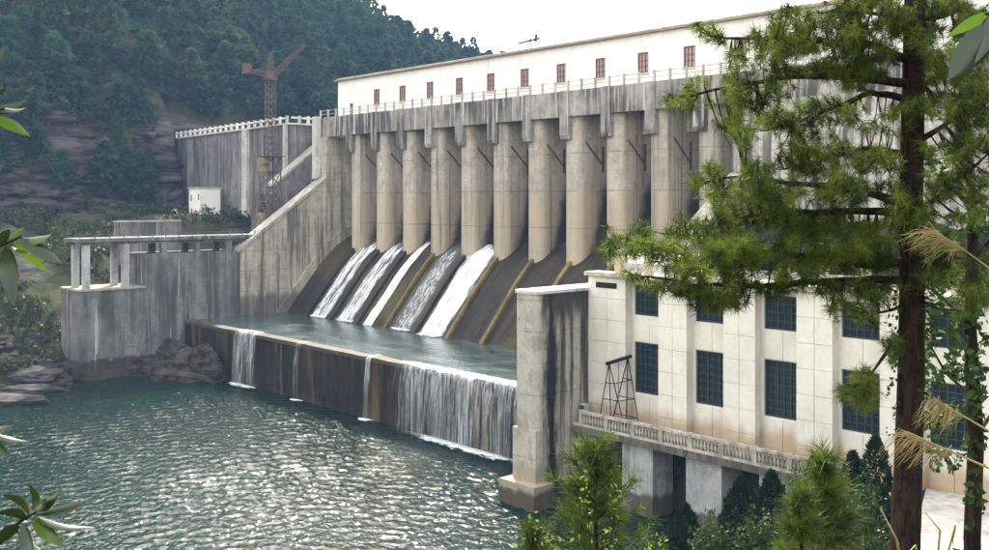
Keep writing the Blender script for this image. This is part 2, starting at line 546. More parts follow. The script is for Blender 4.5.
def height(X, Y):
    L = -X
    bed = -6.0 if Y < 92 else (-6 + (Y - 92) * 2 if Y < 100 else 10.0)
    z = bed
    # left bank
    if L > 120:
        Ls = L + 4.0 * fbm(X * .03, Y * .03, 3.3, 4) * sstep(140, 170, L)
        shore = 0.0
        if Y < 46: shore = min(9, (46 - Y) * .38)       # the bank runs out towards the pool downstream
        v = Ls + shore
        if Y > 90:
            v = L - 4
        if v <= 195:
            zl = lerp_table(v, LEFT)
            zl += (.5 + 1.0 * sstep(140, 165, L)) * fbm(X * .16, Y * .16, 1.1, 4)
            if v > 186:
                zl += 2.2 * fbm(X * .3, Y * .22, zl * .1, 4); st_ = zl / 2.3; zl = 2.3 * (math.floor(st_) + sstep(.35, .65, st_ - math.floor(st_)))
        else:
            Hr = lerp_table(Y, RIDGE)
            u = min(1.0, (v - 195) / 145.0)
            zl = 38 + (Hr - 38) * (u ** .92)
            if v > 340: zl += (v - 340) * .04
            zl += 4.0 * fbm(X * .018, Y * .018, .5, 4) * sstep(195, 230, L)
        if 70 < Y < 92 and 150 < L < 196:
            k = sstep(72, 80, Y) * sstep(152, 164, L) * (1 - sstep(186, 196, L))
            zl = zl * (1 - k) + 21.6 * k
        if Y > 92 and L < 200:
            zl = min(zl, 10 + (L - 150) * .3)
        z = max(z, zl)
    # right bank under the camera
    q = -.80 * X + .60 * Y
    if Y < 62.5 and X > -140:
        zb = lerp_table(q, BANK) + .35 * fbm(X * .25, Y * .25, 7, 3) * sstep(3, 9, q)
        yard = 6.05 - max(0, -32.5 - X) * 2.2 - max(0, 47 - Y) * .5
        zb = max(zb, yard) if q > 44 else zb
        z = max(z, zb)
    # ground between power house and dam, right hill
    if X > -57.5 and Y >= 62.5:
        zr = 5.0 if Y < 75 else 14.5 + (Y - 75) * .62 + 1.2 * fbm(X * .2, Y * .2, 2, 4)
        if Y > 90: zr = max(10.0, 26 - (Y - 90) * .5)
        if X > -12: zr += (X + 12) * .8
        z = max(z, zr)
    if X > 20 and Y < 62.5:
        z += (X - 20) * .5
    if Y > 400:
        z = max(z, 18 + (Y - 400) * .16 + 14 * fbm(X * .006, Y * .006, 4, 3))
    return z

def axis(segs):
    out = [segs[0][0]]
    for a, b, s in segs:
        n = max(1, round((b - a) / s))
        out += [a + (b - a) * (i + 1) / n for i in range(n)]
    return out

xs = axis([(-460, -215, 5), (-215, -125, 1.15), (-125, -62, 7), (-62, 12, 1.4), (12, 80, 6)])
ys = axis([(-120, -60, 15), (-60, 0, 5), (0, 108, 1.3), (108, 360, 6), (360, 520, 16)])
V = np.array([(x, y, height(x, y)) for y in ys for x in xs])
nx = len(xs)
I = np.arange((len(ys) - 1) * (nx - 1)); r_, c_ = I // (nx - 1), I % (nx - 1)
a_ = r_ * nx + c_
F = np.stack([a_, a_ + 1, a_ + nx + 1, a_ + nx], 1)
ground = link('terrain', np_mesh('terrain', V, F, 'terrain', True))
tag(ground, kind='structure')

# water of the pool, reservoir
wx = np.array(axis([(-185, -152, 3), (-152, -30, .17), (-30, 0, 3)])); wy = np.array(axis([(-120, 8, 4), (8, 66, .17)]))
GX, GY = np.meshgrid(wx, wy)
GZ = np.zeros_like(GX)
wr = np.random.default_rng(3)
base_dir = math.atan2(SA, -CA)
for k in range(70):
    lam = math.exp(wr.uniform(math.log(.5), math.log(1.9))); an = base_dir + wr.normal(0, .75)
    kk = 2 * math.pi / lam; ph_ = wr.uniform(0, 6.283)
    q = np.sin(kk * (GX * math.cos(an) + GY * math.sin(an)) + ph_ + .6 * np.sin(GX * .11 + GY * .07 + k))
    GZ += lam * .0064 * q
env = .45 + .55 * (.5 + .5 * np.sin(GX * .13 + 1.3 * np.sin(GY * .09)) * np.sin(GY * .17 + 1.1 * np.sin(GX * .07)))
fade = np.clip((GX + 152) / 10, 0, 1) * np.clip((-30 - GX) / 6, 0, 1) * np.clip((GY - 8) / 8, 0, 1)
calm = .36 + .64 * np.clip((GX + 124) / 50, 0, 1)          # sheltered water under the left bank
GZ *= env * fade * calm
n_ = len(wx); I = np.arange((len(wy) - 1) * (n_ - 1)); a_ = (I // (n_ - 1)) * n_ + I % (n_ - 1)
tag(link('pool_water', np_mesh('pool_water', np.stack([GX.ravel(), GY.ravel(), GZ.ravel()], 1), np.stack([a_, a_ + 1, a_ + n_ + 1, a_ + n_], 1), 'water', True)), kind='structure')
mb = MB(); mb.add([(-260, 99.5, 24.4), (40, 99.5, 24.4), (60, 500, 24.4), (-320, 500, 24.4)], [(0, 1, 2, 3)])
tag(mb.build('reservoir_water', 'water'), kind='structure')

# ================================================================== SPILLWAY DAM
PX0, PS, PT = -131.2, 6.6, 2.8            # first pier's left flank, spacing, thickness
NP = 11
dam = thing('spillway_dam', 'long concrete spillway dam with tall rounded piers and sloping overflow chutes', 'dam', (-97, 84, 0))

PROF = [(101, 16), (100, 19.0), (98, 20.0), (96, 19.8), (94, 19.1), (92, 18.2), (90, 17.0), (89, 16.2), (87.5, 14.8), (86, 13.2), (84.5, 11.4), (83, 9.6), (81.5, 7.8), (80.3, 6.3), (78, 4.0), (76, 3.0), (75, 2.8)]
def prof_pts(off=0.0, y0=75.0, y1=101.0, n=40):
    tab = sorted(PROF)
    ysv = [p[0] for p in tab]; zsv = [p[1] for p in tab]
    out = []
    for i in range(n):
        y = y0 + (y1 - y0) * i / (n - 1)
        z = float(np.interp(y, ysv, zsv))
        s = (float(np.interp(y + .2, ysv, zsv)) - float(np.interp(y - .2, ysv, zsv))) / .4
        nrm = math.hypot(1, s)
        out.append((y - s / nrm * off, z + off / nrm))
    return out

mb = MB()
pp = prof_pts(n=48)
mb.prism_x([(75, -4), (101, -4)] + pp[::-1], -136.3, -59.4)
mb.build('chute', 'chute', dam)
# low divider ribs running down the chute from every pier
for i in range(NP):
    xc = PX0 + PS * i + 1.4
    up = prof_pts(.42, 76.5, 90.0, 26); dn = prof_pts(-.3, 76.5, 90.0, 26)
    mb = MB(); mb.prism_x(dn + up[::-1], xc - .3, xc + .3)
    mb.build('divider_rib', 'rib' if i in (3, 5, 6, 7, 8, 9, 10) else 'rib_wet', dam)

def pier_mesh(name):
    """rounded downstream nose; plan in x (0..PT), y (89..101)"""
    n = 16
    plan = []
    for k in range(n + 1):
        a = math.pi + math.pi * k / n
        plan.append((PT / 2 + PT / 2 * math.cos(a), 90.2 + 1.2 * math.sin(a)))
    plan += [(PT, 101.0), (0, 101.0)]
    levels = [10.0, 16.0, 24.6, 24.62, 29.2, 29.22, 36.28]
    m = MB()
    k = len(plan)
    vs, fs = [], []
    for z in levels:
        for x, y in plan: vs.append((x, y, z))
    for l in range(len(levels) - 1):
        for j in range(k):
            fs.append((l * k + j, l * k + (j + 1) % k, (l + 1) * k + (j + 1) % k, (l + 1) * k + j))
    fs.append(tuple(range(k - 1, -1, -1))); fs.append(tuple(range((len(levels) - 1) * k, len(levels) * k)))
    m.add(vs, fs)
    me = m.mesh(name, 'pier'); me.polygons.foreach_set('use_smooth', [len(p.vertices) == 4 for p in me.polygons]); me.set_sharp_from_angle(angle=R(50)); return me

pm = pier_mesh('pier')
bk = MB()
bk.prism_x([(88.22, 32.1), (88.45, 31.6), (90.2, 31.6), (90.2, 34.25), (88.39, 34.25), (88.39, 37.46), (88.22, 37.46)], .35, 1.75)
bkm = bk.mesh('bracket', 'deck')
st = MB(); st.tube([(PT + .13, 90.2, 31.2), (PT + .13, 93.4, 28.3)], .095, 6)
stm = st.mesh('strut', 'rust')
stp = MB(); stp.box(PT + .003, PT + .10, 93.2, 93.55, 27.6, 30.8)
stpm = stp.mesh('hanger_plate', 'rust')
gt = MB()
gt.box(-.02, 3.82, 95.4, 95.55, 19.6, 25.6)
for k in range(7): gt.box(.2 + k * .52, .34 + k * .52, 95.15, 95.4, 19.7, 25.5)
for z in (20.6, 22.4, 24.2): gt.box(.0, 3.8, 95.2, 95.397, z, z + .28)
gtm = gt.mesh('gate', 'gate')
rod = MB(); rod.tube([(1.9, 95.6, 25.5), (1.9, 95.6, 36.4)], .07, 6); rodm = rod.mesh('hoist_rod', 'gate')
wallp = MB(); wallp.box(.02, 3.78, 92.6, 93.2, 31.9, 36.28); bwm = wallp.mesh('breast_beam', 'bracket')
for i in range(NP):
    x = PX0 + PS * i
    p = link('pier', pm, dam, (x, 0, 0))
    link('bracket', bkm, p, (x, 0, 0))
    if i < NP:
        link('strut', stm, p, (x, 0, 0)); link('hanger_plate', stpm, p, (x, 0, 0))
    g = link('gate', gtm, dam, (x + PT, 0, 0)); link('hoist_rod', rodm, g, (x + PT, 0, 0))
    link('breast_beam', bwm, dam, (x + PT, 0, 0))
link('gate', gtm, dam, (PX0 - 4.8, 0, 0))

# deck: fascia panels, slab, railing
for i in range(-1, NP + 4):
    x0 = PX0 + PS * i + (0 if i >= 0 else 0)
    mb = MB(); dz = random.uniform(-.03, .03); dy = random.uniform(0, .05)
    mb.box(x0 + .012, x0 + PS - .012, 88.4 + dy, 89.2, 34.32 + dz, 37.42)
    mb.build('fascia_panel', 'deck', dam)
mb = MB(); mb.box(-139.5, -15, 89.21, 101.5, 36.3, 37.40); mb.build('deck_slab', 'deck', dam)
mb = MB(); mb.box(-137.6, -60, 89.205, 92.55, 35.6, 36.29); mb.build('soffit_slab', 'deck', dam)
mb = MB(); mb.box(-139.2, -137.9, 88.3, 89.19, 32.5, 37.45); mb.build('end_block', 'bracket', dam)
rp = MB(); rp.box(-.11, .11, -.11, .11, 0, 1.3); rpm = rp.mesh('rail_post', 'rail')
rr = dict()
k = 0
x = -138.6
while x < -30:
    link('rail_post', rpm, dam, (x, 88.62, 37.42)); x += 2.2
mb = MB()
for z in (37.95, 38.5): mb.box(-138.6, -30, 88.58, 88.66, z, z + .07)
mb.build('hand_rail', 'rail', dam)

# water in the chutes
def flow(i, f0, f1, mat, label, ytop=91.5):
    x0 = PX0 + PS * i + 1.75; wdt = PS - .7
    pts = prof_pts(.10, 80.0, ytop, 46)
    nc = 18; vs, fs, cv = [], [], []
    for a, (y, z) in enumerate(pts):
        u = a / 45
        for b in range(nc):
            q = b / (nc - 1)
            e0 = f0 + .05 * mnoise.noise((i * 9.1, y * .35, 1)) + (0.10 * u if f0 > .02 else 0); e1 = f1 + .05 * mnoise.noise((i * 5.1, y * .35, 7))
            X = x0 + wdt * (e0 + (e1 - e0) * q)
            edge = min(1, 4 * q, 4 * (1 - q))
            cv.append(min(1.0, 5 * q, 5 * (1 - q)) * (1 - .5 * max(0, (u - .8) / .2)))
            vs.append((X, y, z + edge * (.10 + .16 * abs(fbm(X * 1.5, y * .5, i, 3)))))
    for a in range(45):
        for b in range(nc - 1):
            fs.append((a * nc + b, a * nc + b + 1, (a + 1) * nc + b + 1, (a + 1) * nc + b))
    mb = MB(); mb.add(vs, fs)
    o = cover(mb.build('chute_water', mat, None, True), cv)
    tag(o, label, 'flowing water', 'white water running down the chutes')
flow(0, .0, .92, 'flow_mid', 'streaked white water in the chute bay next to the dry bay by the left training wall')
flow(1, .05, .95, 'flow_mid', 'streaked white water in the second wet chute bay from the training wall')
flow(2, .12, .58, 'flow_full', 'narrow white ribbon of water in the middle wet chute bay')
flow(3, .06, .95, 'flow_thin', 'thin grey broken water sheet beside the widest white torrent')
flow(4, .0, 1.0, 'flow_full', 'widest brightest white torrent next to the dry brown chutes')

# stilling basin water and end sill
mb = MB(); mb.add([(-136.25, 64.9, 6.86), (-58.3, 64.9, 6.86), (-58.3, 81.3, 6.86), (-136.25, 81.3, 6.86)], [(0, 1, 2, 3)])
tag(mb.build('basin_water', 'basin'), kind='structure')
sill = thing('end_sill', 'dark wet concrete end sill of the stilling basin with water spilling over it', 'sill', (-97, 65, 0))
mb = MB(); mb.prism_x([(64.3, -3), (66.4, -3), (66.4, 6.55), (64.3, 6.55)], -139, -58.3); mb.build('sill_wall', 'sill', sill)
edge = [(-139 + i * .85, fbm(i * .3, 2.2, 0, 3) * .09, fbm(i * .22, 8.2, 0, 3) * .05) for i in range(96)]
vs, fs = [], []
for x, dy, dz in edge:
    vs += [(x, 64.12 + dy, 6.45), (x, 64.12 + dy, 6.90 + dz), (x, 65.35 + dy, 6.98 + dz), (x, 65.45 + dy, 6.45)]
for i in range(len(edge) - 1):
    for k in range(4): fs.append((4 * i + k, 4 * i + (k + 1) % 4, 4 * i + 4 + (k + 1) % 4, 4 * i + 4 + k))
mb = MB(); mb.add(vs, fs); mb.build('lip', 'lip', sill)

def waterfall(L0, L1, mat, label, drop=1.0, bulge=.55, lip=True):
    nc = max(5, int((L0 - L1) * 2.4)); nr = 22
    vs, fs, cv = [], [], []
    for a in range(nr):
        u = a / (nr - 1)
        for b in range(nc):
            q = b / (nc - 1)
            X = -L0 + (L0 - L1) * q
            tear = .10 * fbm(X * 1.4, 3.3, 0, 3)
            if u < .12:
                s = u / .12; Y = 65.5 - 1.5 * s; Z = 7.06 - .06 * s * s + tear * .2
            else:
                s = (u - .12) / .88; Y = 64.0 - bulge * math.sqrt(s) - .25 * abs(fbm(X * .9, s * 1.2, 4, 3)); Z = 7.0 - 7.0 * s
            cv.append(min(1, 6 * q, 6 * (1 - q)) * (1.15 - .22 * u + .42 * fbm(X * .45, 6.6, 0, 3)))
            vs.append((X + .1 * fbm(X, u * 3, 9, 2) * u, Y, Z))
    for a in range(nr - 1):
        for b in range(nc - 1):
            fs.append((a * nc + b, a * nc + b + 1, (a + 1) * nc + b + 1, (a + 1) * nc + b))
    mb = MB(); mb.add(vs, fs)
    tag(cover(mb.build('waterfall', mat, None, True), cv), label, 'waterfall', 'water falling over the end sill')
waterfall(121.6, 114.2, 'fall', 'white waterfall over the sill beside the dark boulders')
waterfall(105.6, 104.0, 'fall_thin', 'faint thin trickle over the brown sill nearer the boulders')
waterfall(91.0, 89.6, 'fall_thin', 'faint thin trickle over the sill just short of the wide fall')
waterfall(87.8, 61.5, 'fall', 'wide veil waterfall over the sill ending at the dividing wall')

def foam_patch(L0, L1, w0, seed):
    n = max(6, int((L0 - L1) * 1.5)); vs, fs, cv = [], [], []
    for i in range(n + 1):
        X = -L0 + (L0 - L1) * i / n
        e = min(1, 3 * i / n, 3 * (n - i) / n)
        o = w0 * (.5 + .5 * e) * (1 + .5 * fbm(X * .5, seed, 0, 3))
        vs += [(X, 64.28, .05), (X, 63.4 - .1 * o, .20), (X, 63.1 - 2.2 * o, .10)]; cv += [1.25 * e, 1.3 * e, .1]
        if i: fs += [(3 * i - 3, 3 * i - 2, 3 * i + 1, 3 * i), (3 * i - 2, 3 * i - 1, 3 * i + 2, 3 * i + 1)]
    mb = MB(); mb.add(vs, fs)
    tag(cover(mb.build('foam', 'foam', None, True), cv), 'white foam on the pool at the foot of the end sill', 'foam', None, 'stuff')
foam_patch(122.6, 113.2, .5, 1); foam_patch(106.5, 103.5, .2, 2); foam_patch(92, 89, .3, 3); foam_patch(87.2, 61, .7, 4)

for i, f0, f1 in ((0, .0, .92), (1, .05, .95), (2, .15, .6), (3, .06, .95), (4, .0, 1.0)):
    x0 = PX0 + PS * i + 1.75; vs, fs, cv = [], [], []
    n = 14; reach = 4.2 if i == 4 else 1.6
    for b in range(n + 1):
        X = x0 + (PS - .7) * (f0 + (f1 - f0) * b / n); e = min(1, 5 * b / n, 5 * (n - b) / n)
        for k in range(6):
            u = k / 5; vs.append((X + .35 * u * reach * .4, 80.9 - .2 - u * reach * (.7 + .5 * abs(fbm(X * .5, 4, i, 3))), 6.885 + .22 * (1 - u) ** 2)); cv.append((1.25 - 1.1 * u) * (.35 + .65 * e))
    for b in range(n):
        for k in range(5): fs.append((6 * b + k, 6 * b + k + 1, 6 * b + 7 + k, 6 * b + 6 + k))
    mb = MB(); mb.add(vs, fs)
    tag(cover(mb.build('foam', 'foam', None, True), cv), 'white churn where the chute water meets the basin', 'foam', None, 'stuff')

# ================================================================== LEFT TRAINING WALL AND GUIDE WALL
tw = thing('training_wall', 'pale concrete training wall with sloping coping left of the chutes', 'wall', (-137, 70, 0))
mb = MB(); mb.prism_x([(73, -3), (101, -3), (101, 34.3), (88.1, 34.3), (88.1, 27.3), (73, 16.6)], -138.3, -136.2); mb.build('wall_body', 'train', tw)
mb = MB()
mb.prism_x([(72.6, 16.35), (88.09, 27.32), (88.09, 27.85), (72.6, 16.88)], -138.5, -136.0); mb.build('coping', 'coping', tw)
mb = MB(); mb.prism_x([(87.2, 27.6), (88.09, 27.9), (88.09, 37.6), (87.2, 37.6)], -138.9, -137.7); mb.build('corner_post', 'abut_light', tw)
# raised curb following the chute along the wall
up = prof_pts(1.35, 79.5, 96, 34); dn = prof_pts(.0, 79.5, 96, 34)
mb = MB(); mb.prism_x(dn + up[::-1], -136.19, -135.8); mb.build('chute_curb', 'train', tw)
gw = thing('guide_wall', 'grey stained concrete guide wall running from the training wall along the pool', 'wall', (-140, 60, 0))
mb = MB(); mb.prism_x([(58.4, -3), (72.99, -3), (72.99, 16.6), (58.4, 16.6)], -143, -136.25); mb.build('high_wall', 'guide', gw)
mb = MB(); mb.prism_x([(49.4, -3), (58.39, -3), (58.39, 11.9), (49.4, 11.9)], -143.2, -136.2); mb.build('low_wall', 'guide', gw)
mb = MB(); mb.box(-143.35, -136.05, 49.25, 58.39, 11.9, 12.15); mb.build('coping', 'coping', gw)
mb = MB()
for y in (51.2, 53.2, 55.4, 57.0): mb.box(-136.19, -135.85, y, y + .55, -2, 3.4 + random.uniform(-.6, .5))
mb.box(-136.19, -135.6, 49.6, 58.0, -2, 1.1); mb.build('toe_buttress', 'guide', gw)

vd = thing('viaduct', 'small concrete viaduct on paired square columns above the guide wall', 'bridge', (-139.4, 50, 12))
mb = MB(); mb.box(-141.9, -136.7, 49.2, 77, 18.45, 18.95); mb.build('bridge_deck', 'guide', vd)
mb = MB()
for X in (-141.5, -137.4): mb.box(X - .3, X + .3, 49.3, 77, 18.05, 18.449)
mb.build('girder', 'guide', vd)
for Y in (50.6, 56.0):
    for X in (-141.2, -137.3):
        mb = MB(); mb.box(X - .42, X + .42, Y - .42, Y + .42, 12.15, 18.04); mb.build('column', 'sub', vd)
for Y in (61.5, 66.6, 71.6):
    for X in (-141.2, -137.3):
        mb = MB(); mb.box(X - .4, X + .4, Y - .4, Y + .4, 16.6, 18.04); mb.build('column', 'guide', vd)
mb = MB()
for Y in np.arange(49.6, 76, 2.0): mb.box(-136.85, -136.75, Y, Y + .08, 18.95, 19.5)
mb.box(-136.83, -136.77, 49.6, 76, 19.45, 19.52); mb.build('guard_rail', 'guide', vd)

# retaining wall on the left terrace
rw = thing('retaining_wall', 'low stained retaining wall on the terrace behind the small viaduct', 'wall', (-158, 66, 12))
mb = MB(); mb.box(-159.0, -158.2, 63, 74, 11, 20.6); mb.build('wall_body', 'abut', rw)
mb = MB(); mb.box(-159.15, -158.05, 63, 74, 20.6, 20.85); mb.build('coping', 'coping', rw)

# ================================================================== LEFT ABUTMENT
ab = thing('abutment_wall', 'tall dark streaked abutment wall with a balustrade along its top', 'wall', (-170, 89, 10))
mb = MB(); mb.prism_z([(-147, 87.6), (-147, 101), (-200, 101), (-200, 91.8)], 5, 36.8); mb.build('wall_body', 'abut', ab)
mb = MB(); mb.prism_z([(-146.6, 87.2), (-146.6, 101.2), (-139.6, 101.2), (-139.6, 95), (-145.9, 95), (-145.9, 88.5)], 36.81, 37.1)
mb.prism_z([(-146.55, 87.2), (-146.55, 88.9), (-200, 93.0), (-200, 91.3)], 36.811, 37.12); mb.build('coping', 'abut_light', ab)
mb = MB(); mb.box(-146.9, -138.4, 94, 101, 8, 36.8); mb.build('return_wall', 'abut', ab)
d = Vector((-53, 4.2, 0)).normalized(); nrm = Vector((-d.y, d.x, 0))
def along(s, o=0): 
    p = Vector((-147, 87.6, 0)) + d * s - Vector((0, 1, 0)) * (-o)
    return p
# pale buttress
p = along(16.2)
mb = MB(); mb.box(p.x - .85, p.x + .85, p.y - .7, p.y + .6, 8, 36.8); mb.build('buttress', 'abut_light', ab)
p = along(.55)
mb = MB(); mb.box(p.x - .5, p.x + .5, p.y - .45, p.y + .5, 8, 36.8); mb.build('corner_strip', 'abut_light', ab)
p = along(27)
pst = MB(); pst.box(-.2, .2, -.2, .2, 0, 1.25); pstm = pst.mesh('baluster_post', 'abut_light')
for i in range(21):
    p = along(.6 + i * 2.55)
    link('baluster_post', pstm, ab, (p.x, p.y + .1, 37.1))
for i in range(4):
    link('baluster_post', pstm, ab, (-146.3, 89.4 + i * 1.7, 37.1))
mb = MB()
a, b = along(.3), along(52)
mb.bar((a.x, a.y + .1, 37.95), (b.x, b.y + .1, 37.95), .16); mb.bar((-146.3, 87.8, 37.95), (-146.3, 95, 37.95), .16); mb.build('hand_rail', 'abut_light', ab)
sl = thing('slot_wall', 'dark grey slot wall with a steep sloping top beside the crane', 'wall', (-144.5, 86, 10))
mb = MB(); mb.prism_x([(80.2, 5), (93.9, 5), (93.9, 34.8), (92.2, 33.4), (83.2, 26.4), (82.8, 25.2), (80.2, 25.2)], -146, -143.8); mb.build('wall_body', 'abut', sl)
mb = MB(); mb.prism_x([(83.0, 26.3), (93.0, 34.1), (93.0, 34.5), (83.0, 26.75)], -146.2, -143.6); mb.build('coping', 'coping', sl)

# small white hut at the foot of the abutment
hut = thing('white_hut', 'tiny white two-storey hut at the foot of the dark abutment wall', 'hut', (-172.4, 85, 21))
openings = None
def wall_open(mb, u0, u1, z0, z1, ops, fn):
    """wall as boxes around rectangular openings; fn(u0,u1,z0,z1) adds one box"""
    us = sorted({u0, u1, *[o[0] for o in ops], *[o[1] for o in ops]}); zs = sorted({z0, z1, *[o[2] for o in ops], *[o[3] for o in ops]})
    for a, b in zip(us, us[1:]):
        zrun = None
        for c, e in zip(zs, zs[1:]):
            hole = any(o[0] <= a + 1e-6 and o[1] >= b - 1e-6 and o[2] <= c + 1e-6 and o[3] >= e - 1e-6 for o in ops)
            if hole:
                if zrun is not None: fn(a, b, zrun, c); zrun = None
            elif zrun is None: zrun = c
        if zrun is not None: fn(a, b, zrun, z1)
mb = MB()
hops = [(-174.2, -173.5, 24.0, 25.1), (-171.2, -170.5, 24.2, 25.3), (-174.1, -173.3, 21.2, 22.6)]
wall_open(mb, -174.6, -170.2, 20.5, 26.3, hops, lambda a, b, c, e: mb.box(a, b, 83.2, 83.45, c, e))
mb.box(-174.6, -174.4, 83.451, 87.2, 20.5, 26.3); mb.box(-170.4, -170.2, 83.451, 87.2, 20.5, 26.3); mb.box(-174.39, -170.41, 86.9, 87.19, 20.5, 26.3)
mb.build('wall', 'white', hut)
mb = MB(); mb.box(-174.8, -170.0, 82.95, 87.4, 26.31, 26.55); mb.build('roof', 'cornice', hut)
for i, o in enumerate(hops):
    mb = MB(); mb.box(o[0], o[1], 83.32, 83.38, o[2], o[3]); mb.build('window' if i < 2 else 'door', 'frame', hut)
mb = MB()
for k in range(7): mb.box(-170.19 + k * .28, -169.9 + k * .28, 83.3, 84.3, 19.5, 23.4 - k * .45)
mb.build('stair', 'abut_light', hut)

# tower crane behind the training wall
cr = thing('tower_crane', 'rusty lattice tower crane rising behind the sloping training wall', 'crane', (-141, 80.5, 14))
mb = MB(); mb.box(-142.6, -139.6, 79.4, 82.4, 6, 19.2); mb.build('pedestal', 'abut', cr)
def lattice(mb, A, B, w0, w1, n, r=.07):
    A, B = Vector(A), Vector(B); d = (B - A).normalized()
    s = d.cross(Vector((0, 0, 1)) if abs(d.z) < .9 else Vector((1, 0, 0))).normalized(); t_ = d.cross(s)
    P = []
    for i in range(n + 1):
        u = i / n; c = A.lerp(B, u); ww = (w0 + (w1 - w0) * u) / 2
        P.append([c + s * sx * ww + t_ * sy * ww for sx, sy in ((1, 1), (1, -1), (-1, -1), (-1, 1))])
    for k in range(4):
        for i in range(n):
            mb.bar(P[i][k], P[i + 1][k], r)
            mb.bar(P[i][k], P[i + 1][(k + 1) % 4], r * .65)
            mb.bar(P[i][k], P[i][(k + 1) % 4], r * .65)
cx, cyy = -141.1, 80.9
mb = MB(); lattice(mb, (cx, cyy, 19.2), (cx, cyy, 31.0), 2.5, 2.3, 5, .12); mb.build('portal_base', 'cranered', cr)
mb = MB(); lattice(mb, (cx, cyy, 31.0), (cx, cyy, 44.0), 1.3, 1.2, 12, .085); mb.build('mast', 'cranered', cr)
mb = MB(); mb.box(cx - 1.7, cx + 1.7, cyy - 1.7, cyy + 1.7, 31.0, 31.15)
for k in range(8):
    a = k * math.pi / 4; mb.bar((cx + 1.6 * math.cos(a), cyy + 1.6 * math.sin(a), 31.1), (cx + 1.6 * math.cos(a), cyy + 1.6 * math.sin(a), 32.2), .04)
mb.build('platform', 'cranered', cr)
mb = MB(); mb.box(cx - .95, cx + .95, cyy - 1.9, cyy - .8, 28.0, 30.9); mb.build('machine_cabin', 'cabin', cr)
mb = MB(); mb.box(cx - 1.1, cx + 1.0, cyy - 1.9, cyy - .9, 20.2, 22.2); mb.build('winch_cabin', 'cabin', cr)
rgt = Vector((SA, CA, 0))
jt = Vector((cx, cyy, 44.0))
mb = MB(); mb.box(cx - .8, cx + .8, cyy - .8, cyy + .8, 43.2, 44.6); mb.build('slewing_cab', 'cranered', cr)
mb = MB(); lattice(mb, jt, jt + Vector((0, 0, 3.6)), 1.0, .3, 4, .07); mb.build('tower_head', 'cranered', cr)
mb = MB(); lattice(mb, jt + rgt * .5, jt + rgt * 5.6 + Vector((0, 0, 4.9)), .8, .4, 8, .07); mb.build('jib', 'cranered', cr)
mb = MB(); lattice(mb, jt - rgt * .5, jt - rgt * 3.4 + Vector((0, 0, .7)), .7, .5, 4, .09); mb.build('counter_jib', 'cranered', cr)
q = jt - rgt * 3.7 + Vector((0, 0, .9))
mb = MB(); mb.box(q.x - .6, q.x + .5, q.y - .55, q.y + .55, q.z - .7, q.z + .9); mb.build('counterweight', 'cranered', cr)
mb = MB(); mb.bar(jt + Vector((0, 0, 3.6)), jt + rgt * 5.5 + Vector((0, 0, 4.9)), .03); mb.bar(jt + Vector((0, 0, 3.6)), q, .03); mb.build('stay_cable', 'cranered', cr)

# ================================================================== GATEHOUSE
gh = thing('gatehouse', 'long white gatehouse with a row of small red-framed windows on the dam crest', 'building', (-90, 95, 37.4))
wins = []
for i in range(15):
    x0 = -127.95 + i * 6.6
    wins.append((x0, x0 + 1.6, 39.0, 41.4))
door = (-134.6, -133.6, 38.0, 39.7)
mb = MB()
wall_open(mb, -137.9, -22, 37.41, 43.5, wins + [door], lambda a, b, c, e: mb.box(a, b, 91.5, 91.85, c, e))
mb.box(-137.9, -137.6, 91.851, 99, 37.41, 43.5); mb.box(-137.59, -22, 98.7, 99, 37.41, 43.5); mb.box(-22.3, -22, 91.851, 98.69, 37.41, 43.5)
mb.build('wall', 'white', gh)
rf = MB(); rf.box(-138.3, -21.6, 90.95, 99.5, 43.51, 43.72); rfo = rf.build('roof', 'roofedge', gh)
mb = MB(); mb.box(-138.1, -21.8, 91.2, 99.2, 43.721, 43.95); mb.build('roof_cap', 'cornice', rfo)
wf = MB()
for a, b, c, e in ((0, 1.6, 0, .13), (0, 1.6, 2.27, 2.4), (0, .13, .131, 2.269), (1.47, 1.6, .131, 2.269), (.5, .58, .131, 2.269), (1.02, 1.10, .131, 2.269)):
    wf.box(a, b, 0, .12, c, e)
for z in (.75, 1.42):
    for a, b in ((.131, .499), (.581, 1.019), (1.101, 1.469)): wf.box(a, b, .02, .10, z, z + .07)
wfm = wf.mesh('window', 'frame')
gp = MB(); gp.box(.11, 1.49, .121, .15, .1, 2.3); gpm = gp.mesh('pane', 'glass2')
ws = MB(); ws.box(-.1, 1.7, -.22, .0, -.14, -.01); wsm = ws.mesh('sill', 'white')
for o in wins:
    loc = (o[0], 91.58, o[2])
    wo = link('window', wfm, gh, loc)
    link('pane', gpm, wo, loc); link('sill', wsm, wo, (o[0], 91.497, o[2]))
mb = MB(); mb.box(door[0], door[1], 91.66, 91.72, door[2], door[3]); mb.build('door', 'teal', gh)
ra = thing('roof_antenna', 'thin antenna with short crossbars on the gatehouse roof', 'antenna', (-94.6, 93, 43.95))
mb = MB(); mb.bar((-94.6, 93, 43.95), (-94.6, 93, 45.6), .17); mb.bar((-96.5, 92.6, 45.1), (-93.2, 93.4, 45.5), .17); mb.bar((-93.6, 93, 45.0), (-93.5, 93, 46.0), .26); mb.build('mast', 'rust', ra)

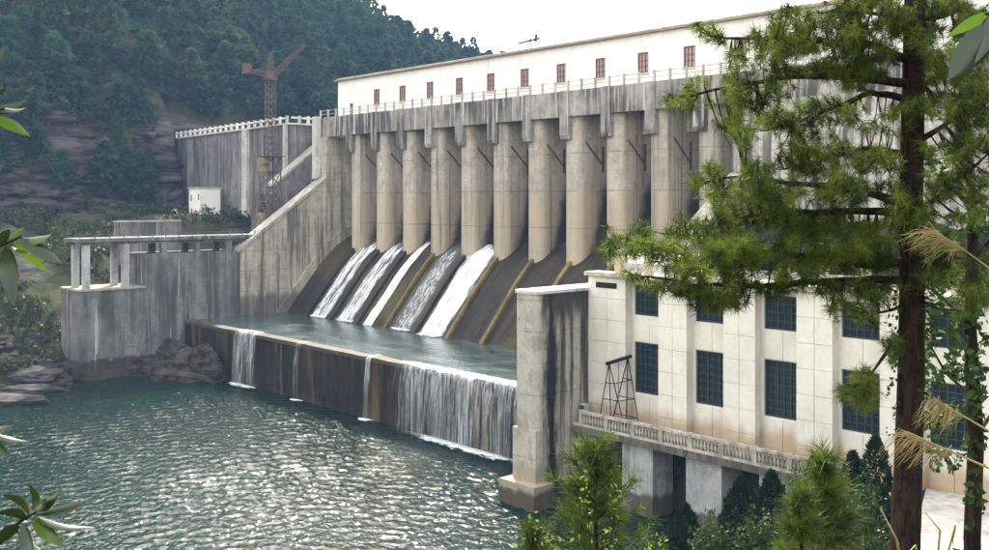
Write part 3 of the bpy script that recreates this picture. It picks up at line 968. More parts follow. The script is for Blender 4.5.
# ================================================================== RIGHT TRAINING WALL, DIVIDING WALL, RIGHT DAM BLOCK
rb = thing('dam_block', 'pale streaked non-overflow dam block right of the last pier', 'dam', (-38, 90, 10))
mb = MB(); mb.prism_x([(87.0, 5), (101, 5), (101, 36.29), (89.22, 36.29), (89.22, 34.3), (88.4, 34.3), (88.4, 32.4), (87.6, 30.8)], -59.5, -14); mb.build('face', 'dam', rb)
rt = thing('right_training_wall', 'grey sloping training wall between the last chute and the power house', 'wall', (-58.4, 80, 5))
mb = MB(); mb.prism_x([(74, 0), (87.5, 0), (87.5, 26.6), (74, 17.0)], -59.38, -57.6); mb.build('wall_body', 'train', rt)
mb = MB(); mb.prism_x([(73.8, 16.9), (87.4, 26.57), (87.4, 27.0), (73.8, 17.33)], -59.6, -57.4); mb.build('coping', 'coping', rt)

dv = thing('dividing_wall', 'tall dividing wall with black run-off stains between basin and power house', 'wall', (-57, 56, 0))
plan = [(-58.4, 76), (-58.4, 56.2)]
for k in range(1, 8):
    a = math.pi + (math.pi / 2) * k / 8; plan.append((-57.5 + .9 * math.cos(a), 56.2 + .8 * math.sin(a)))
for k in range(0, 8):
    a = 1.5 * math.pi + (math.pi / 2) * k / 8; plan.append((-56.7 + .9 * math.cos(a), 56.2 + .8 * math.sin(a)))
plan += [(-55.8, 56.2), (-55.8, 76)]
mb = MB(); mb.prism_z(plan, 6.0, 16.75); mb.build('upper_wall', 'nose', dv)
mb = MB(); mb.box(-58.4, -55.8, 55.42, 76, -3, 5.999); mb.build('lower_wall', 'nose', dv)
mb = MB(); mb.prism_z([(x + (-.12 if x < -57.1 else .12), y - .1) for x, y in plan], 16.751, 17.0); mb.build('coping', 'abut_light', dv)
mb = MB(); mb.prism_z([(-59.0, 64), (-59.0, 54.5), (-55.0, 54.5), (-55.0, 61), (-55.79, 64)], -3, 1.9); mb.build('plinth', 'nose', dv)

# ================================================================== POWER HOUSE
ph = thing('power_house', 'cream stone-clad power house with tall dark gridded windows and a balcony', 'building', (-40, 66, 0))
WX0, WS, WW = -51.65, 5.95, 3.1
NWN = 6
XE = WX0 + WS * NWN - .3
# core walls (recessed bays) with openings
wl, wu = (8.8, 12.85), (15.0, 17.45)
ops = []
for i in range(NWN):
    x0 = WX0 + WS * i
    ops += [(x0, x0 + WW, *wl), (x0, x0 + WW, *wu)]
mb = MB(); wall_open(mb, -55.79, XE, 5.5, 18.0, ops, lambda a, b, c, e: mb.box(a, b, 62.5, 62.9, c, e))
mb.build('wall', 'stone', ph)
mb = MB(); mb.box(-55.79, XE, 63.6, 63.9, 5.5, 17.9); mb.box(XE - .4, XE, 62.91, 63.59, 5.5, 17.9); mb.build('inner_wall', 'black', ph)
mb = MB(); mb.box(-55.78, XE, 62.91, 75.5, 17.61, 18.0); rfp = mb.build('roof', 'cornice', ph)
mb = MB(); mb.box(-55.78, XE, 74.9, 75.5, 3, 17.6); mb.build('rear_wall', 'stone', ph)
mb = MB(); mb.box(-55.9, XE + .2, 61.15, 62.89, 18.001, 18.32); mb.build('cornice', 'cornice', rfp)
mb = MB(); mb.box(-55.3, -50.0, 66, 70, 18.01, 19.6); mb.build('roof_box', 'white', rfp)
px = -52.5
while px < XE:
    mb = MB(); mb.box(px - .3, px + .3, 61.4, 61.95, 18.33, 19.75); mb.build('parapet_post', 'cream', rfp); px += 2.97
mb = MB(); mb.box(-52.5, XE, 61.6, 61.72, 18.6, 19.2); mb.build('parapet_rail', 'abut_light', rfp)
# pilasters: core + stone panels
pil = [(-55.78, -51.8)] + [(WX0 + WS * i + WW + .02, WX0 + WS * (i + 1) - .12) for i in range(NWN)]
panels = {}
def panel(w_, h_):
    k = (round(w_, 2), round(h_, 2))
    if k not in panels:
        m = MB(); b = .02
        m.add([(0, .07, 0), (w_, .07, 0), (w_, .07, h_), (0, .07, h_), (0, b, 0), (w_, b, 0), (w_, b, h_), (0, b, h_), (b, 0, b), (w_ - b, 0, b), (w_ - b, 0, h_ - b), (b, 0, h_ - b)],
              [(3, 2, 1, 0), (0, 1, 5, 4), (1, 2, 6, 5), (2, 3, 7, 6), (3, 0, 4, 7), (4, 5, 9, 8), (5, 6, 10, 9), (6, 7, 11, 10), (7, 4, 8, 11), (8, 9, 10, 11)])
        panels[k] = m.mesh('panel', 'stone')
    return panels[k]
rows = 7
for x0, x1 in pil:
    mb = MB(); mb.box(x0 + .07, x1 - .07, 61.62, 62.49, 5.6, 17.99); po = mb.build('pilaster', 'stone', ph)
    hh = (17.95 - 5.7) / rows; ww = (x1 - x0) / 2
    for r in range(rows):
        for c in range(2):
            link('panel', panel(ww - .03, hh - .03), po, (x0 + c * ww + .015, 61.55 + random.uniform(-.012, .012), 5.7 + r * hh + .015))
    # flank panels (thin, facing the bays)
# spandrel panels
for i in range(NWN):
    x0 = WX0 + WS * i
    for c in range(2):
        link('panel', panel(WW / 2 - .03, 2.05), ph, (x0 + c * WW / 2 + .015, 62.43, 12.9))
    for c in range(2):
        link('panel', panel(WW / 2 - .03, 2.55), ph, (x0 + c * WW / 2 + .015, 62.43, 6.15))
# windows
def ph_window(h_, nxp, nzp):
    m = MB()
    m.box(0, WW, 0, .12, 0, .12); m.box(0, WW, 0, .12, h_ - .12, h_); m.box(0, .12, 0, .12, .121, h_ - .121); m.box(WW - .12, WW, 0, .12, .121, h_ - .121)
    for k in range(1, nxp):
        x = WW * k / nxp; q = .055 if k % 2 == 0 else .035
        m.box(x - q, x + q, .02, .10, .122, h_ - .122)
    for k in range(1, nzp):
        z = h_ * k / nzp
        m.box(.122, WW - .122, .03, .09, z - .035, z + .035)
    g = MB()
    for a in range(nxp):
        for b in range(nzp):
            pass
    g.box(.1, WW - .1, .101, .13, .1, h_ - .1)
    return m.mesh('window', 'teal'), g.mesh('pane', 'glass')
wlo, glo = ph_window(4.05, 6, 7); whi, ghi = ph_window(2.45, 6, 4)
for i in range(NWN):
    x0 = WX0 + WS * i
    o = link('window', wlo, ph, (x0, 62.64, wl[0])); link('pane', glo, o, (x0, 62.64, wl[0]))
    o = link('window', whi, ph, (x0, 62.64, wu[0])); link('pane', ghi, o, (x0, 62.64, wu[0]))
mb = MB(); mb.box(-54.9, -52.7, 61.50, 61.545, 17.05, 17.5); mb.build('vent_slot', 'black', ph)
# balcony
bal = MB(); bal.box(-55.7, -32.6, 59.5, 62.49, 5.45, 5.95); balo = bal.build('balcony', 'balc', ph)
mb = MB(); mb.box(-55.7, -32.6, 59.62, 59.98, 5.951, 6.12); mb.box(-55.0, -32.6, 59.6, 60.0, 6.98, 7.18); mb.build('rail', 'rail', balo)
prof = [(0, .055), (.12, .055), (.2, .10), (.38, .11), (.55, .06), (.72, .05), (.86, .065)]
bb = MB(); bb.tube([(0, 0, z) for z, r in prof], [r for z, r in prof], 6); bbm = bb.mesh('baluster', 'rail', True)
pb = MB(); pb.box(-.17, .17, -.17, .17, 0, 1.12); pbm = pb.mesh('rail_post', 'rail')
x = -54.9; k = 0
while x < -32.7:
    if k % 9 == 0: link('rail_post', pbm, balo, (x, 59.8, 6.121))
    else: link('baluster', bbm, balo, (x, 59.8, 6.12))
    x += .30; k += 1
# substructure
for x0, x1 in ((-55.6, -54.6), (-50.9, -47.9), (-44.8, -41.7), (-38.6, -35.5)):
    mb = MB(); mb.box(x0, x1, 60.1, 62.6, -3, 5.34); mb.build('column', 'sub', ph)
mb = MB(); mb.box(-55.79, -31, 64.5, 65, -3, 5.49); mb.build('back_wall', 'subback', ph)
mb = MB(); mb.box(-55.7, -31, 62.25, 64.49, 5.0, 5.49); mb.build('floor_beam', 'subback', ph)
# yard retaining wall
yw = thing('quay_wall', 'dark concrete quay wall closing the yard beside the power house columns', 'wall', (-32, 58, 0))
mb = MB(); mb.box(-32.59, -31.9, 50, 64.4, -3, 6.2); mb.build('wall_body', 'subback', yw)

# hoist trestle on the balcony
ht = thing('hoist_trestle', 'black steel A-frame hoist trestle standing on the balcony', 'hoist', (-53, 60.8, 5.95))
def bp(x, y, Y):           # photo pixel on the plane at distance Y from the camera line
    k = (x - VX) / FOC
    # -L*SA + Y*CA = k*(L*CA + Y*SA)
    L = Y * (CA - k * SA) / (SA + k * CA)
    dd = L * CA + Y * SA
    return Vector((-L, Y, EYE - (y - HY) / FOC * dd))
tA, tB = bp(609, 363, 60.7), bp(628, 357, 61.1)
feet = [bp(598, 409, 60.4), bp(611, 412, 61.2), bp(626, 414, 60.4), bp(640, 417, 61.2)]
for f in feet: f.z = 5.96
for (tp, ft) in ((tA, feet[0]), (tA, feet[1]), (tB, feet[2]), (tB, feet[3]), (tB, feet[1]), (tA, feet[2])):
    mb = MB(); mb.bar(tp, ft, .055); mb.build('leg', 'black', ht)
mb = MB()
for u in (.3, .55, .8):
    mb.bar(tA.lerp(feet[0], u), tA.lerp(feet[2], u), .035); mb.bar(tB.lerp(feet[1], u), tB.lerp(feet[3], u), .035)
    mb.bar(tA.lerp(feet[2], u), tB.lerp(feet[3], u), .035)
mb.build('brace', 'black', ht)
e = (tB - tA).normalized()
mb = MB(); mb.tube([tA - e * .25, tB + e * .3], .17, 6); mb.build('top_beam', 'black', ht)
mb = MB(); mb.bar(tA.lerp(tB, .5), tA.lerp(tB, .5) - Vector((0, 0, 2.6)), .03); mb.build('hook_cable', 'black', ht)
cb = thing('switch_cabinet', 'small blue-grey cabinet at the balcony end by the dividing wall', 'cabinet', (-55.2, 60.4, 5.95))
mb = MB(); mb.box(-55.55, -54.95, 60.2, 60.7, 5.951, 7.6); mb.build('body', 'sub', cb)
mb = MB(); mb.box(-55.5, -55.0, 60.17, 60.199, 6.1, 7.5); mb.build('door', 'teal', cb)

# ================================================================== ROAD AND YARD DETAILS
def yard(x, y, z=6.1):
    d_ = (EYE - z) * FOC / (y - HY)
    return at(x, y, d_)
mb = MB()
a = [yard(*p, 6.14) for p in ((926, 489), (980, 486), (1030, 545), (1075, 600), (885, 600), (912, 545))]
mb.add([(p.x, p.y, 6.16) for p in a] + [(p.x, p.y, 5.4) for p in a], [(0, 1, 2, 3, 4, 5)] + [(i, (i + 1) % 6, 6 + (i + 1) % 6, 6 + i) for i in range(6)])
tag(mb.build('road', 'road'), kind='structure')
def low_wall(name, label, cat, pix, h_, w_, mat, zb=6.0):
    t_ = thing(name, label, cat, tuple(yard(*pix[0], zb)))
    for p, q in zip(pix, pix[1:]):
        A, B = yard(*p, zb), yard(*q, zb); d_ = (B - A).normalized(); n_ = Vector((-d_.y, d_.x, 0)) * w_ / 2
        m = MB(); m.prism_z([(A + n_)[:2], (A - n_)[:2], (B - n_)[:2], (B + n_)[:2]], zb - .5, zb + h_); m.build('wall_segment', mat, t_)
    return t_
low_wall('road_wall', 'low weathered wall along the pale road by the pine trunk', 'wall', [(872, 520), (902, 503), (926, 486)], .9, .35, 'sub')
low_wall('planter_curb', 'white curb around a planting bed below the pine', 'curb', [(868, 533), (888, 540), (898, 549)], .35, .25, 'curb')

# ================================================================== ROCKS
def boulder(c, s, seed, mat, name, label, group):
    bm = bmesh.new(); bmesh.ops.create_icosphere(bm, subdivisions=4, radius=1)
    for v in bm.verts:
        p = v.co
        n1 = fbm(p.x * 1.1 + seed, p.y * 1.1, p.z * 1.1, 5)
        cell = mnoise.cell_vector((p.x * 1.7 + seed, p.y * 1.7, p.z * 2.2))[0]
        f = 1 + .30 * n1 + .14 * cell
        v.co = Vector((p.x * f * s[0], p.y * f * s[1], math.copysign(abs(p.z) ** .75, p.z) * f * s[2]))
    me = bpy.data.meshes.new(name); bm.to_mesh(me); bm.free()
    me.materials.append(M[mat])
    o = link(name, me, None, c); o.rotation_euler[2] = seed
    return tag(o, label, 'rock', group)
BL = 'rough dark boulder at the water line between guide wall and end sill'
for i, (X, Y, z, s) in enumerate([(-133.5, 61.5, .5, (3.2, 2.2, 3.8)), (-129.5, 61.8, .3, (3.0, 2.2, 3.4)), (-125.6, 62.2, .2, (2.6, 1.7, 4.2)), (-131, 59.2, -.2, (2.6, 1.8, 1.8)),
                                 (-126.5, 60.2, -.3, (2.2, 1.4, 1.6)), (-135.2, 58.0, 0, (1.6, 2.4, 2.2)), (-123.8, 62.6, -.3, (1.2, 1.2, 2.6))]):
    boulder((X, Y, z), s, i * 1.7, 'boulder', 'boulder', BL, 'boulders at the foot of the sill')
SLB = 'pale flat rock slab on the shore below the guide wall end'
for i, (px_, py_, s) in enumerate([(20, 374, (7, 3.2, 1.6)), (52, 366, (4.5, 2.6, 1.8)), (8, 398, (4.5, 1.8, .8)), (28, 388, (4.0, 1.4, .7)), (66, 352, (3.0, 2.4, 2.4))]):
    p = at(px_, py_, (EYE - s[2] * .7) / ((py_ - HY) / FOC))
    o = boulder((p.x, p.y, .1 if i in (2, 3) else .5), s, 40 + i * 2.3, 'slab', 'rock_slab', SLB, 'rock slabs on the left shore'); o.rotation_euler[2] = R(38 + 8 * i)

CV, CF, off = [], [], 0
r4 = random.Random(12)
bmt = bmesh.new(); bmesh.ops.create_icosphere(bmt, subdivisions=2, radius=1)
ico_v = np.array([v.co[:] for v in bmt.verts]); ico_f = np.array([[v.index for v in f.verts] for f in bmt.faces]); bmt.free()
for k in range(330):
    L = r4.uniform(184, 198); Y = r4.uniform(-8, 90)
    if Y > 78 and L < 187: continue
    if k > 250: L = r4.uniform(136, 146); Y = r4.uniform(18, 48)
    zz = height(-L, Y); sx, sy, sz = r4.uniform(.8, 2.4), r4.uniform(1.2, 4.2), r4.uniform(.5, 1.5)
    if k > 250: sx, sy, sz = sx * .6, sy * .5, sz * .7
    p = np.sign(ico_v) * np.abs(ico_v) ** .55
    for _ in range(5):                       # cut with random planes: fractured faces
        nn = rand_unit(1)[0]; dd = r4.uniform(.5, .9); q = p @ nn; p = p - np.outer(np.maximum(q - dd, 0), nn)
    a_ = r4.uniform(-.4, .4); W = p * np.array([sx, sy, sz])
    W = np.stack([W[:, 0] * math.cos(a_) - W[:, 1] * math.sin(a_) - L, W[:, 0] * math.sin(a_) + W[:, 1] * math.cos(a_) + Y, W[:, 2] + zz], 1)
    CV.append(W); CF.append(ico_f + off); off += len(W)
tag(link('cliff_rock', np_mesh('cliff_rock', np.vstack(CV), np.vstack(CF), 'terrain')), 'fractured dark rock ledges of the left bank cliff', 'cliff', None, 'stuff')

# ================================================================== FOREST
def conifer(seed, H, Rr, n):
    """slim trunk + crown of drooping leaf sprays, uneven outline"""
    r0 = np.random.default_rng(seed)
    u = r0.random(n) ** .8
    zz = H * (.18 + .82 * u)
    lobes = 1 + .28 * np.sin(3 * u * 6.28 + seed) 
    rad = Rr * (1 - u) ** .62 * lobes * (.45 + .6 * r0.random(n)) + .15
    an = r0.random(n) * 6.283
    rad *= 1 + .25 * np.sin(an * 3 + seed * 2 + u * 9)
    C = np.stack([rad * np.cos(an), rad * np.sin(an), zz], 1)
    out = np.stack([np.cos(an), np.sin(an), .35 - .7 * r0.random(n)], 1)
    out += .5 * r0.normal(size=(n, 3)); out /= np.linalg.norm(out, axis=1, keepdims=True)
    side = np.cross(out, r0.normal(size=(n, 3))); side /= np.linalg.norm(side, axis=1, keepdims=True)
    s = (.34 + .46 * r0.random(n))[:, None] * (Rr / 3.2)
    A = C - out * s * .5 + side * s * .55; B = C - out * s * .5 - side * s * .55; D = C + out * s * 1.1
    Vc = np.stack([A, B, D], 1).reshape(-1, 3)
    Fc = np.arange(3 * n).reshape(-1, 3)
    # trunk as triangles
    k = 5; tv = []; tf = []
    for j in range(k):
        a_ = 6.283 * j / k; tv.append((.22 * math.cos(a_), .22 * math.sin(a_), -1.5))
    tv.append((0, 0, H * .95))
    for j in range(k): tf.append((j, (j + 1) % k, k))
    tv = np.array(tv); tf = np.array(tf) + len(Vc)
    return np.vstack([Vc, tv]), np.vstack([Fc, tf]), n

variants = [conifer(s_, h_, r_v, 900) for s_, h_, r_v in ((1, 11, 3.3), (2, 13, 3.0), (3, 9.5, 3.6), (4, 12, 3.5), (5, 8, 3.0))]
vmesh = []
for i, (v_, f_, n_) in enumerate(variants):
    me = np_mesh('hill_tree', v_, f_, 'forest'); me.materials.append(M['bark'])
    mi = np.zeros(len(f_), dtype=np.int32); mi[n_:] = 1
    me.polygons.foreach_set('material_index', mi)
    vmesh.append(me)
spots = []
r2 = random.Random(5)
X = -197
gx = 4.4
for ix in range(38):
    for iy in range(94):
        X = -191 - ix * gx + r2.uniform(-2.2, 2.2); Y = -60 + iy * gx + r2.uniform(-2.2, 2.2)
        if Y > 86 and X > -201: continue
        lat = X * SA + Y * CA; dep = -X * CA + Y * SA
        if dep < 50: continue
        px_ = VX + FOC * lat / dep
        if px_ < -45 or px_ > 640: continue
        z_ = height(X, Y)
        py_ = HY - FOC * (z_ + 12 - EYE) / dep
        if py_ < -150: continue
        if fbm(X * .03, Y * .03, 9, 3) < -.75: continue
        spots.append((dep, X, Y, z_, px_, py_))
spots.sort()
# rank by how large and visible they stand in the picture
vis = [s_ for s_ in spots if -10 < s_[4] < 480 and s_[5] > -40]
chosen = set(id(s_) for s_ in vis[:280])
SV, SF = [], []; off = 0
KIND = ['full rounded conifer', 'tall slim conifer', 'low broad conifer', 'tall broad conifer', 'short narrow conifer']
for s_ in spots:
    dep, X, Y, z_, px_, py_ = s_
    vi = r2.randrange(5); sc_ = r2.uniform(.75, 1.25); ro = r2.uniform(0, 6.28)
    if id(s_) in chosen:
        o = link('hill_tree', vmesh[vi], None, (X, Y, z_ - .3)); o.rotation_euler[2] = ro; o.scale = (sc_, sc_, sc_ * r2.uniform(.9, 1.15))
        tag(o, KIND[vi] + ' ' + ('on the cliff edge below the wooded hill' if -X < 206 else 'on the skyline of the wooded hill' if py_ < 12 + max(0, px_ - 370) * .5 and px_ > 340 else 'in the middle of the wooded hillside' if -X < 250 else 'high on the wooded hillside'), 'tree', 'conifers on the wooded hillside')
    else:
        v_, f_, n_ = variants[vi]
        if dep > 300:                       # thin out the far ones
            f_ = f_[::2][: n_ // 2]
        c_, s__ = math.cos(ro) * sc_, math.sin(ro) * sc_
        W = np.stack([v_[:, 0] * c_ - v_[:, 1] * s__ + X, v_[:, 0] * s__ + v_[:, 1] * c_ + Y, v_[:, 2] * sc_ + z_ - .3], 1)
        SV.append(W); SF.append(f_ + off); off += len(W)
fo = link('forest', np_mesh('forest', np.vstack(SV), np.vstack(SF), 'forest'))
tag(fo, 'dense blue-green conifer wood covering the far hillside', 'forest', None, 'stuff')

# shrubs of the left bank: ground cover
def cards(C, size, up=.3, seed=0):
    n = len(C)
    out = rand_unit(n); out[:, 2] = np.abs(out[:, 2]) * .6 + up; out /= np.linalg.norm(out, axis=1, keepdims=True)
    side = np.cross(out, rand_unit(n)); side /= np.linalg.norm(side, axis=1, keepdims=True)
    s = (size * (.6 + .8 * rng.random(n)))[:, None]
    A = C - side * s * .45; B = C + side * s * .45; D = C + out * s * 1.3
    return np.stack([A, B, D], 1).reshape(-1, 3), np.arange(3 * n).reshape(-1, 3)
pts = []
for k in range(3400):
    L = r2.uniform(134, 190); Y = r2.uniform(8, 87)
    if Y > 48 and L < 144: continue
    if fbm(L * .07, Y * .07, 21, 3) < -.12: continue
    if 146 < L < 160 and Y > 60: continue
    if Y > 79 and 165 < L < 178: continue
    zz = height(-L, Y)
    if zz < 1.6: continue
    n = 24; rr_ = r2.uniform(.5, 1.5)
    pp_ = rand_unit(n) * (rng.random((n, 1)) ** .4) * np.array([rr_, rr_, rr_ * .8]) + np.array([-L, Y, zz + rr_ * .45])
    pts.append(pp_)
# along the cliff ledges
for k in range(1700):
    L = r2.uniform(186, 200); Y = r2.uniform(-5, 88)
    if fbm(L * .15, Y * .15, 31, 3) < -.02: continue
    zz = height(-L, Y); n = 22; rr_ = r2.uniform(.4, 1.1)
    pts.append(rand_unit(n) * (rng.random((n, 1)) ** .4) * rr_ + np.array([-L + .5, Y, zz + .3]))
v_, f_ = cards(np.vstack(pts), .42)
ub = link('undergrowth', np_mesh('undergrowth', v_, f_, 'bush'))
tag(ub, 'olive green scrub covering the left bank and cliff ledges', 'undergrowth', None, 'stuff')
# dry scrub behind the power house
pts = []
for k in range(500):
    X = r2.uniform(-57, -20); Y = r2.uniform(76, 86.5); zz = height(X, Y); n = 22; rr_ = r2.uniform(.4, 1.0)
    pts.append(rand_unit(n) * (rng.random((n, 1)) ** .4) * rr_ + np.array([X, Y, zz + .3]))
for k in range(700):
    X = r2.uniform(-31, 2); Y = r2.uniform(16, 58)
    q = -.8 * X + .6 * Y
    if q < 16 or (q > 47 and (X - -24) ** 2 < 60): continue
    zz = height(X, Y); n = 24; rr_ = r2.uniform(.3, .8)
    pts.append(rand_unit(n) * (rng.random((n, 1)) ** .4) * rr_ + np.array([X, Y, zz + .2]))
v_, f_ = cards(np.vstack(pts), .28)
tag(link('scrub', np_mesh('scrub', v_, f_, 'bush'), None), 'low scrub on the slope around the power house', 'undergrowth', None, 'stuff')

# ================================================================== NEAR TREES
def needle_tufts(C, Dirs, n, length, width, spread=.75):
    """C (t,3) tuft centres, Dirs (t,3) shoot directions -> triangles"""
    t_ = len(C)
    d = np.repeat(Dirs, n, 0) * (1 - spread) + rand_unit(t_ * n) * spread
    d /= np.linalg.norm(d, axis=1, keepdims=True)
    base = np.repeat(C, n, 0) - np.repeat(Dirs, n, 0) * (rng.random((t_ * n, 1)) * length * .9)
    side = np.cross(d, rand_unit(t_ * n)); side /= np.linalg.norm(side, axis=1, keepdims=True)
    ln = length * (.7 + .5 * rng.random((t_ * n, 1)))
    tip = base + d * ln; tip[:, 2] -= ln[:, 0] * .12
    A = base - side * width / 2; B = base + side * width / 2
    return np.stack([A, B, tip], 1).reshape(-1, 3), np.arange(3 * t_ * n).reshape(-1, 3)

pine = thing('pine_tree', 'tall pine with a dark trunk and long needled boughs in front of the power house', 'tree', tuple(at(906, 600, 12.5)))
tr_pix = [(903, 640, .19), (905, 550, .185), (908, 470, .172), (911, 380, .165), (912, 300, .155), (911, 200, .145), (913, 100, .138), (915, 0, .128), (916, -120, .11), (914, -260, .06)]
mb = MB(); mb.tube([at(x, y, 12.5) for x, y, r in tr_pix], [r for x, y, r in tr_pix], 14); trunk = mb.build('trunk', 'bark', pine, True)
branches = [
    ([(912, 62), (870, 45), (800, 40), (715, 38)], -.9), ([(911, 85), (860, 78), (797, 76), (740, 85), (690, 96)], -1.2), ([(911, 100), (870, 92), (833, 108), (785, 124)], .8),
    ([(911, 155), (870, 148), (820, 160), (775, 172)], 1.0), ([(911, 205), (860, 190), (800, 185), (747, 175), (714, 180)], -.8), ([(911, 262), (860, 264), (800, 256), (770, 250), (700, 258), (610, 236)], -1.6),
    ([(911, 280), (850, 280), (760, 286), (690, 285), (640, 274)], -.6), ([(911, 215), (860, 212), (780, 212), (720, 222), (660, 236)], .5),
    ([(915, 88), (950, 70), (992, 58)], .7), ([(915, 142), (945, 125), (995, 92)], -.6), ([(914, 215), (950, 185), (995, 150)], .9), ([(913, 335), (892, 345), (862, 388)], -.7),
    ([(914, 22), (880, 14), (835, 4)], -.5), ([(915, 22), (960, 12), (1005, 18)], .5), ([(912, 300), (890, 310), (862, 316)], .6), ([(913, 270), (945, 258), (980, 262)], -.5),
    ([(915, -30), (870, -50), (780, -60)], -.8), ([(915, -30), (960, -50), (1020, -60)], .8), ([(915, -90), (880, -120), (820, -140)], .5), ([(915, -100), (950, -130), (1000, -150)], -.5)]
BP = []
for pix, dd in branches:
    L_ = sum(math.dist(a, b) for a, b in zip(pix, pix[1:])); s = 0; P3 = []
    # resample
    ptsb = []
    for a, b in zip(pix, pix[1:]):
        m_ = max(2, int(math.dist(a, b) / 8))
        for j in range(m_):
            u = j / m_; x, y = a[0] + (b[0] - a[0]) * u, a[1] + (b[1] - a[1]) * u
            ptsb.append((x, y + 2.5 * mnoise.noise((x * .05, y * .05, dd)), s + math.dist(a, b) * u))
        s += math.dist(a, b)
    P3 = [at(x, y, 12.5 + dd * ss / L_) for x, y, ss in ptsb]
    rad = [.048 * (1 - .8 * ss / L_) * min(1.3, L_ / 160 + .35) for x, y, ss in ptsb]
    mb = MB(); mb.tube(P3, rad, 6); mb.build('branch', 'bark', pine, True)
    BP += [(x, y, 12.5 + dd * ss / L_) for x, y, ss in ptsb]
BP = np.array(BP)
blobs = [(711, 37, 26, 13), (690, 94, 22, 16), (762, 56, 48, 26), (762, 97, 44, 22), (785, 122, 46, 20), (828, 46, 48, 34), (874, 31, 38, 30), (864, 66, 36, 20), (945, 18, 44, 20), (948, 66, 40, 18),
         (960, 104, 32, 20), (962, 134, 26, 13), (879, 117, 28, 14), (838, 108, 34, 14), (716, 178, 26, 20), (750, 168, 24, 16), (747, 196, 42, 18), (690, 240, 48, 24), (636, 238, 38, 18), (813, 183, 60, 22),
         (866, 188, 44, 24), (787, 209, 52, 16), (726, 220, 44, 18), (889, 244, 46, 16), (838, 260, 60, 13), (736, 256, 62, 13), (740, 281, 52, 12), (690, 283, 32, 14), (644, 274, 20, 9), (800, 276, 44, 10),
         (950, 258, 30, 20), (972, 180, 24, 22), (860, 388, 20, 20), (866, 318, 20, 12), (894, 345, 14, 16), (830, 150, 44, 16), (870, 5, 50, 14), (930, 185, 24, 16), (735, 299, 22, 10),
         (840, 222, 44, 12), (905, 210, 30, 18), (780, -60, 70, 25), (870, -50, 60, 25), (960, -50, 60, 25), (900, -130, 70, 35), (915, -230, 40, 60), (700, 268, 40, 18), (664, 252, 34, 14), (722, 240, 40, 16), (770, 232, 44, 14), (820, 240, 40, 14), (705, 300, 24, 12), (850, 284, 40, 12), (800, 20, 40, 18), (745, 130, 24, 12), (940, 40, 44, 16), (975, 85, 22, 22), (930, 95, 26, 14), (975, 40, 20, 24), (945, 150, 30, 14), (985, 130, 14, 26), (935, 235, 26, 14), (880, 160, 30, 12), (955, 205, 32, 16), (935, 280, 26, 14), (975, 290, 20, 20), (890, 290, 34, 12), (845, 305, 30, 9), (850, 240, 40, 14), (800, 150, 30, 10), (930, 5, 50, 14)]
TC, TD, tw_ = [], [], MB()
for bx, by, rx, ry in blobs:
    n = int(math.pi * rx * ry / 23)
    for k in range(n):
        a = random.uniform(0, 6.283); r = math.sqrt(random.random()) * (1 + .25 * math.sin(3 * a + bx))
        x, y = bx + rx * r * math.cos(a), by + ry * r * math.sin(a)
        if fbm(x * .028, y * .085, 3, 4) < -.16: continue
        j = int(np.argmin((BP[:, 0] - x) ** 2 + 1.4 * (BP[:, 1] - y) ** 2))
        j = min(len(BP) - 1, max(0, j))
        q = BP[j]; dd = q[2] + random.gauss(0, .55)
        P_ = at(x, y, dd); Q = at(q[0], q[1], q[2])
        g = (P_ - Q); ln = g.length
        sh = (g.normalized() * .6 + Vector((random.gauss(0, .3), random.gauss(0, .3), .45 + random.gauss(0, .2)))).normalized()
        TC.append(P_); TD.append(sh)
        if ln < 1.6 and random.random() < .7:
            mid = Q.lerp(P_, .55) + Vector((0, 0, -.06 * ln)); tw_.tube([Q, mid, P_ - sh * .03], [.011, .008, .005], 3, False)
v_, f_ = needle_tufts(np.array(TC), np.array(TD), 40, .15, .0082)
cro = link('crown', np_mesh('crown', v_, f_, 'needle'), pine)
tw_.build('twigs', 'bark', cro); tag(bpy.data.objects['twigs'], kind='stuff')
# ivy leaves on the trunk
def leaf_cloud(C, size):
    n = len(C)
    out = rand_unit(n); side = np.cross(out, rand_unit(n)); side /= np.linalg.norm(side, axis=1, keepdims=True)
    s = (size * (.6 + .8 * rng.random(n)))[:, None]
    A = C - out * s * .6; B = C + side * s * .38; D = C + out * s * .7; E = C - side * s * .38
    return np.stack([A, B, D, E], 1).reshape(-1, 4 * 3).reshape(-1, 3), np.arange(4 * n).reshape(-1, 4)
Pv = []
for k in range(420):
    y = random.uniform(290, 440); x = 910 + random.choice((-1, 1)) * random.uniform(8, 24) + 6 * mnoise.noise((y * .03, 1, 1))
    if x < 910 and random.random() < .55: continue
    Pv.append(at(x, y, 12.5 + random.uniform(-.25, .2)))
v_, f_ = leaf_cloud(np.array(Pv), .055)
link('ivy_leaves', np_mesh('ivy_leaves', v_, f_, 'ivy'), pine); tag(bpy.data.objects['ivy_leaves'], kind='stuff')

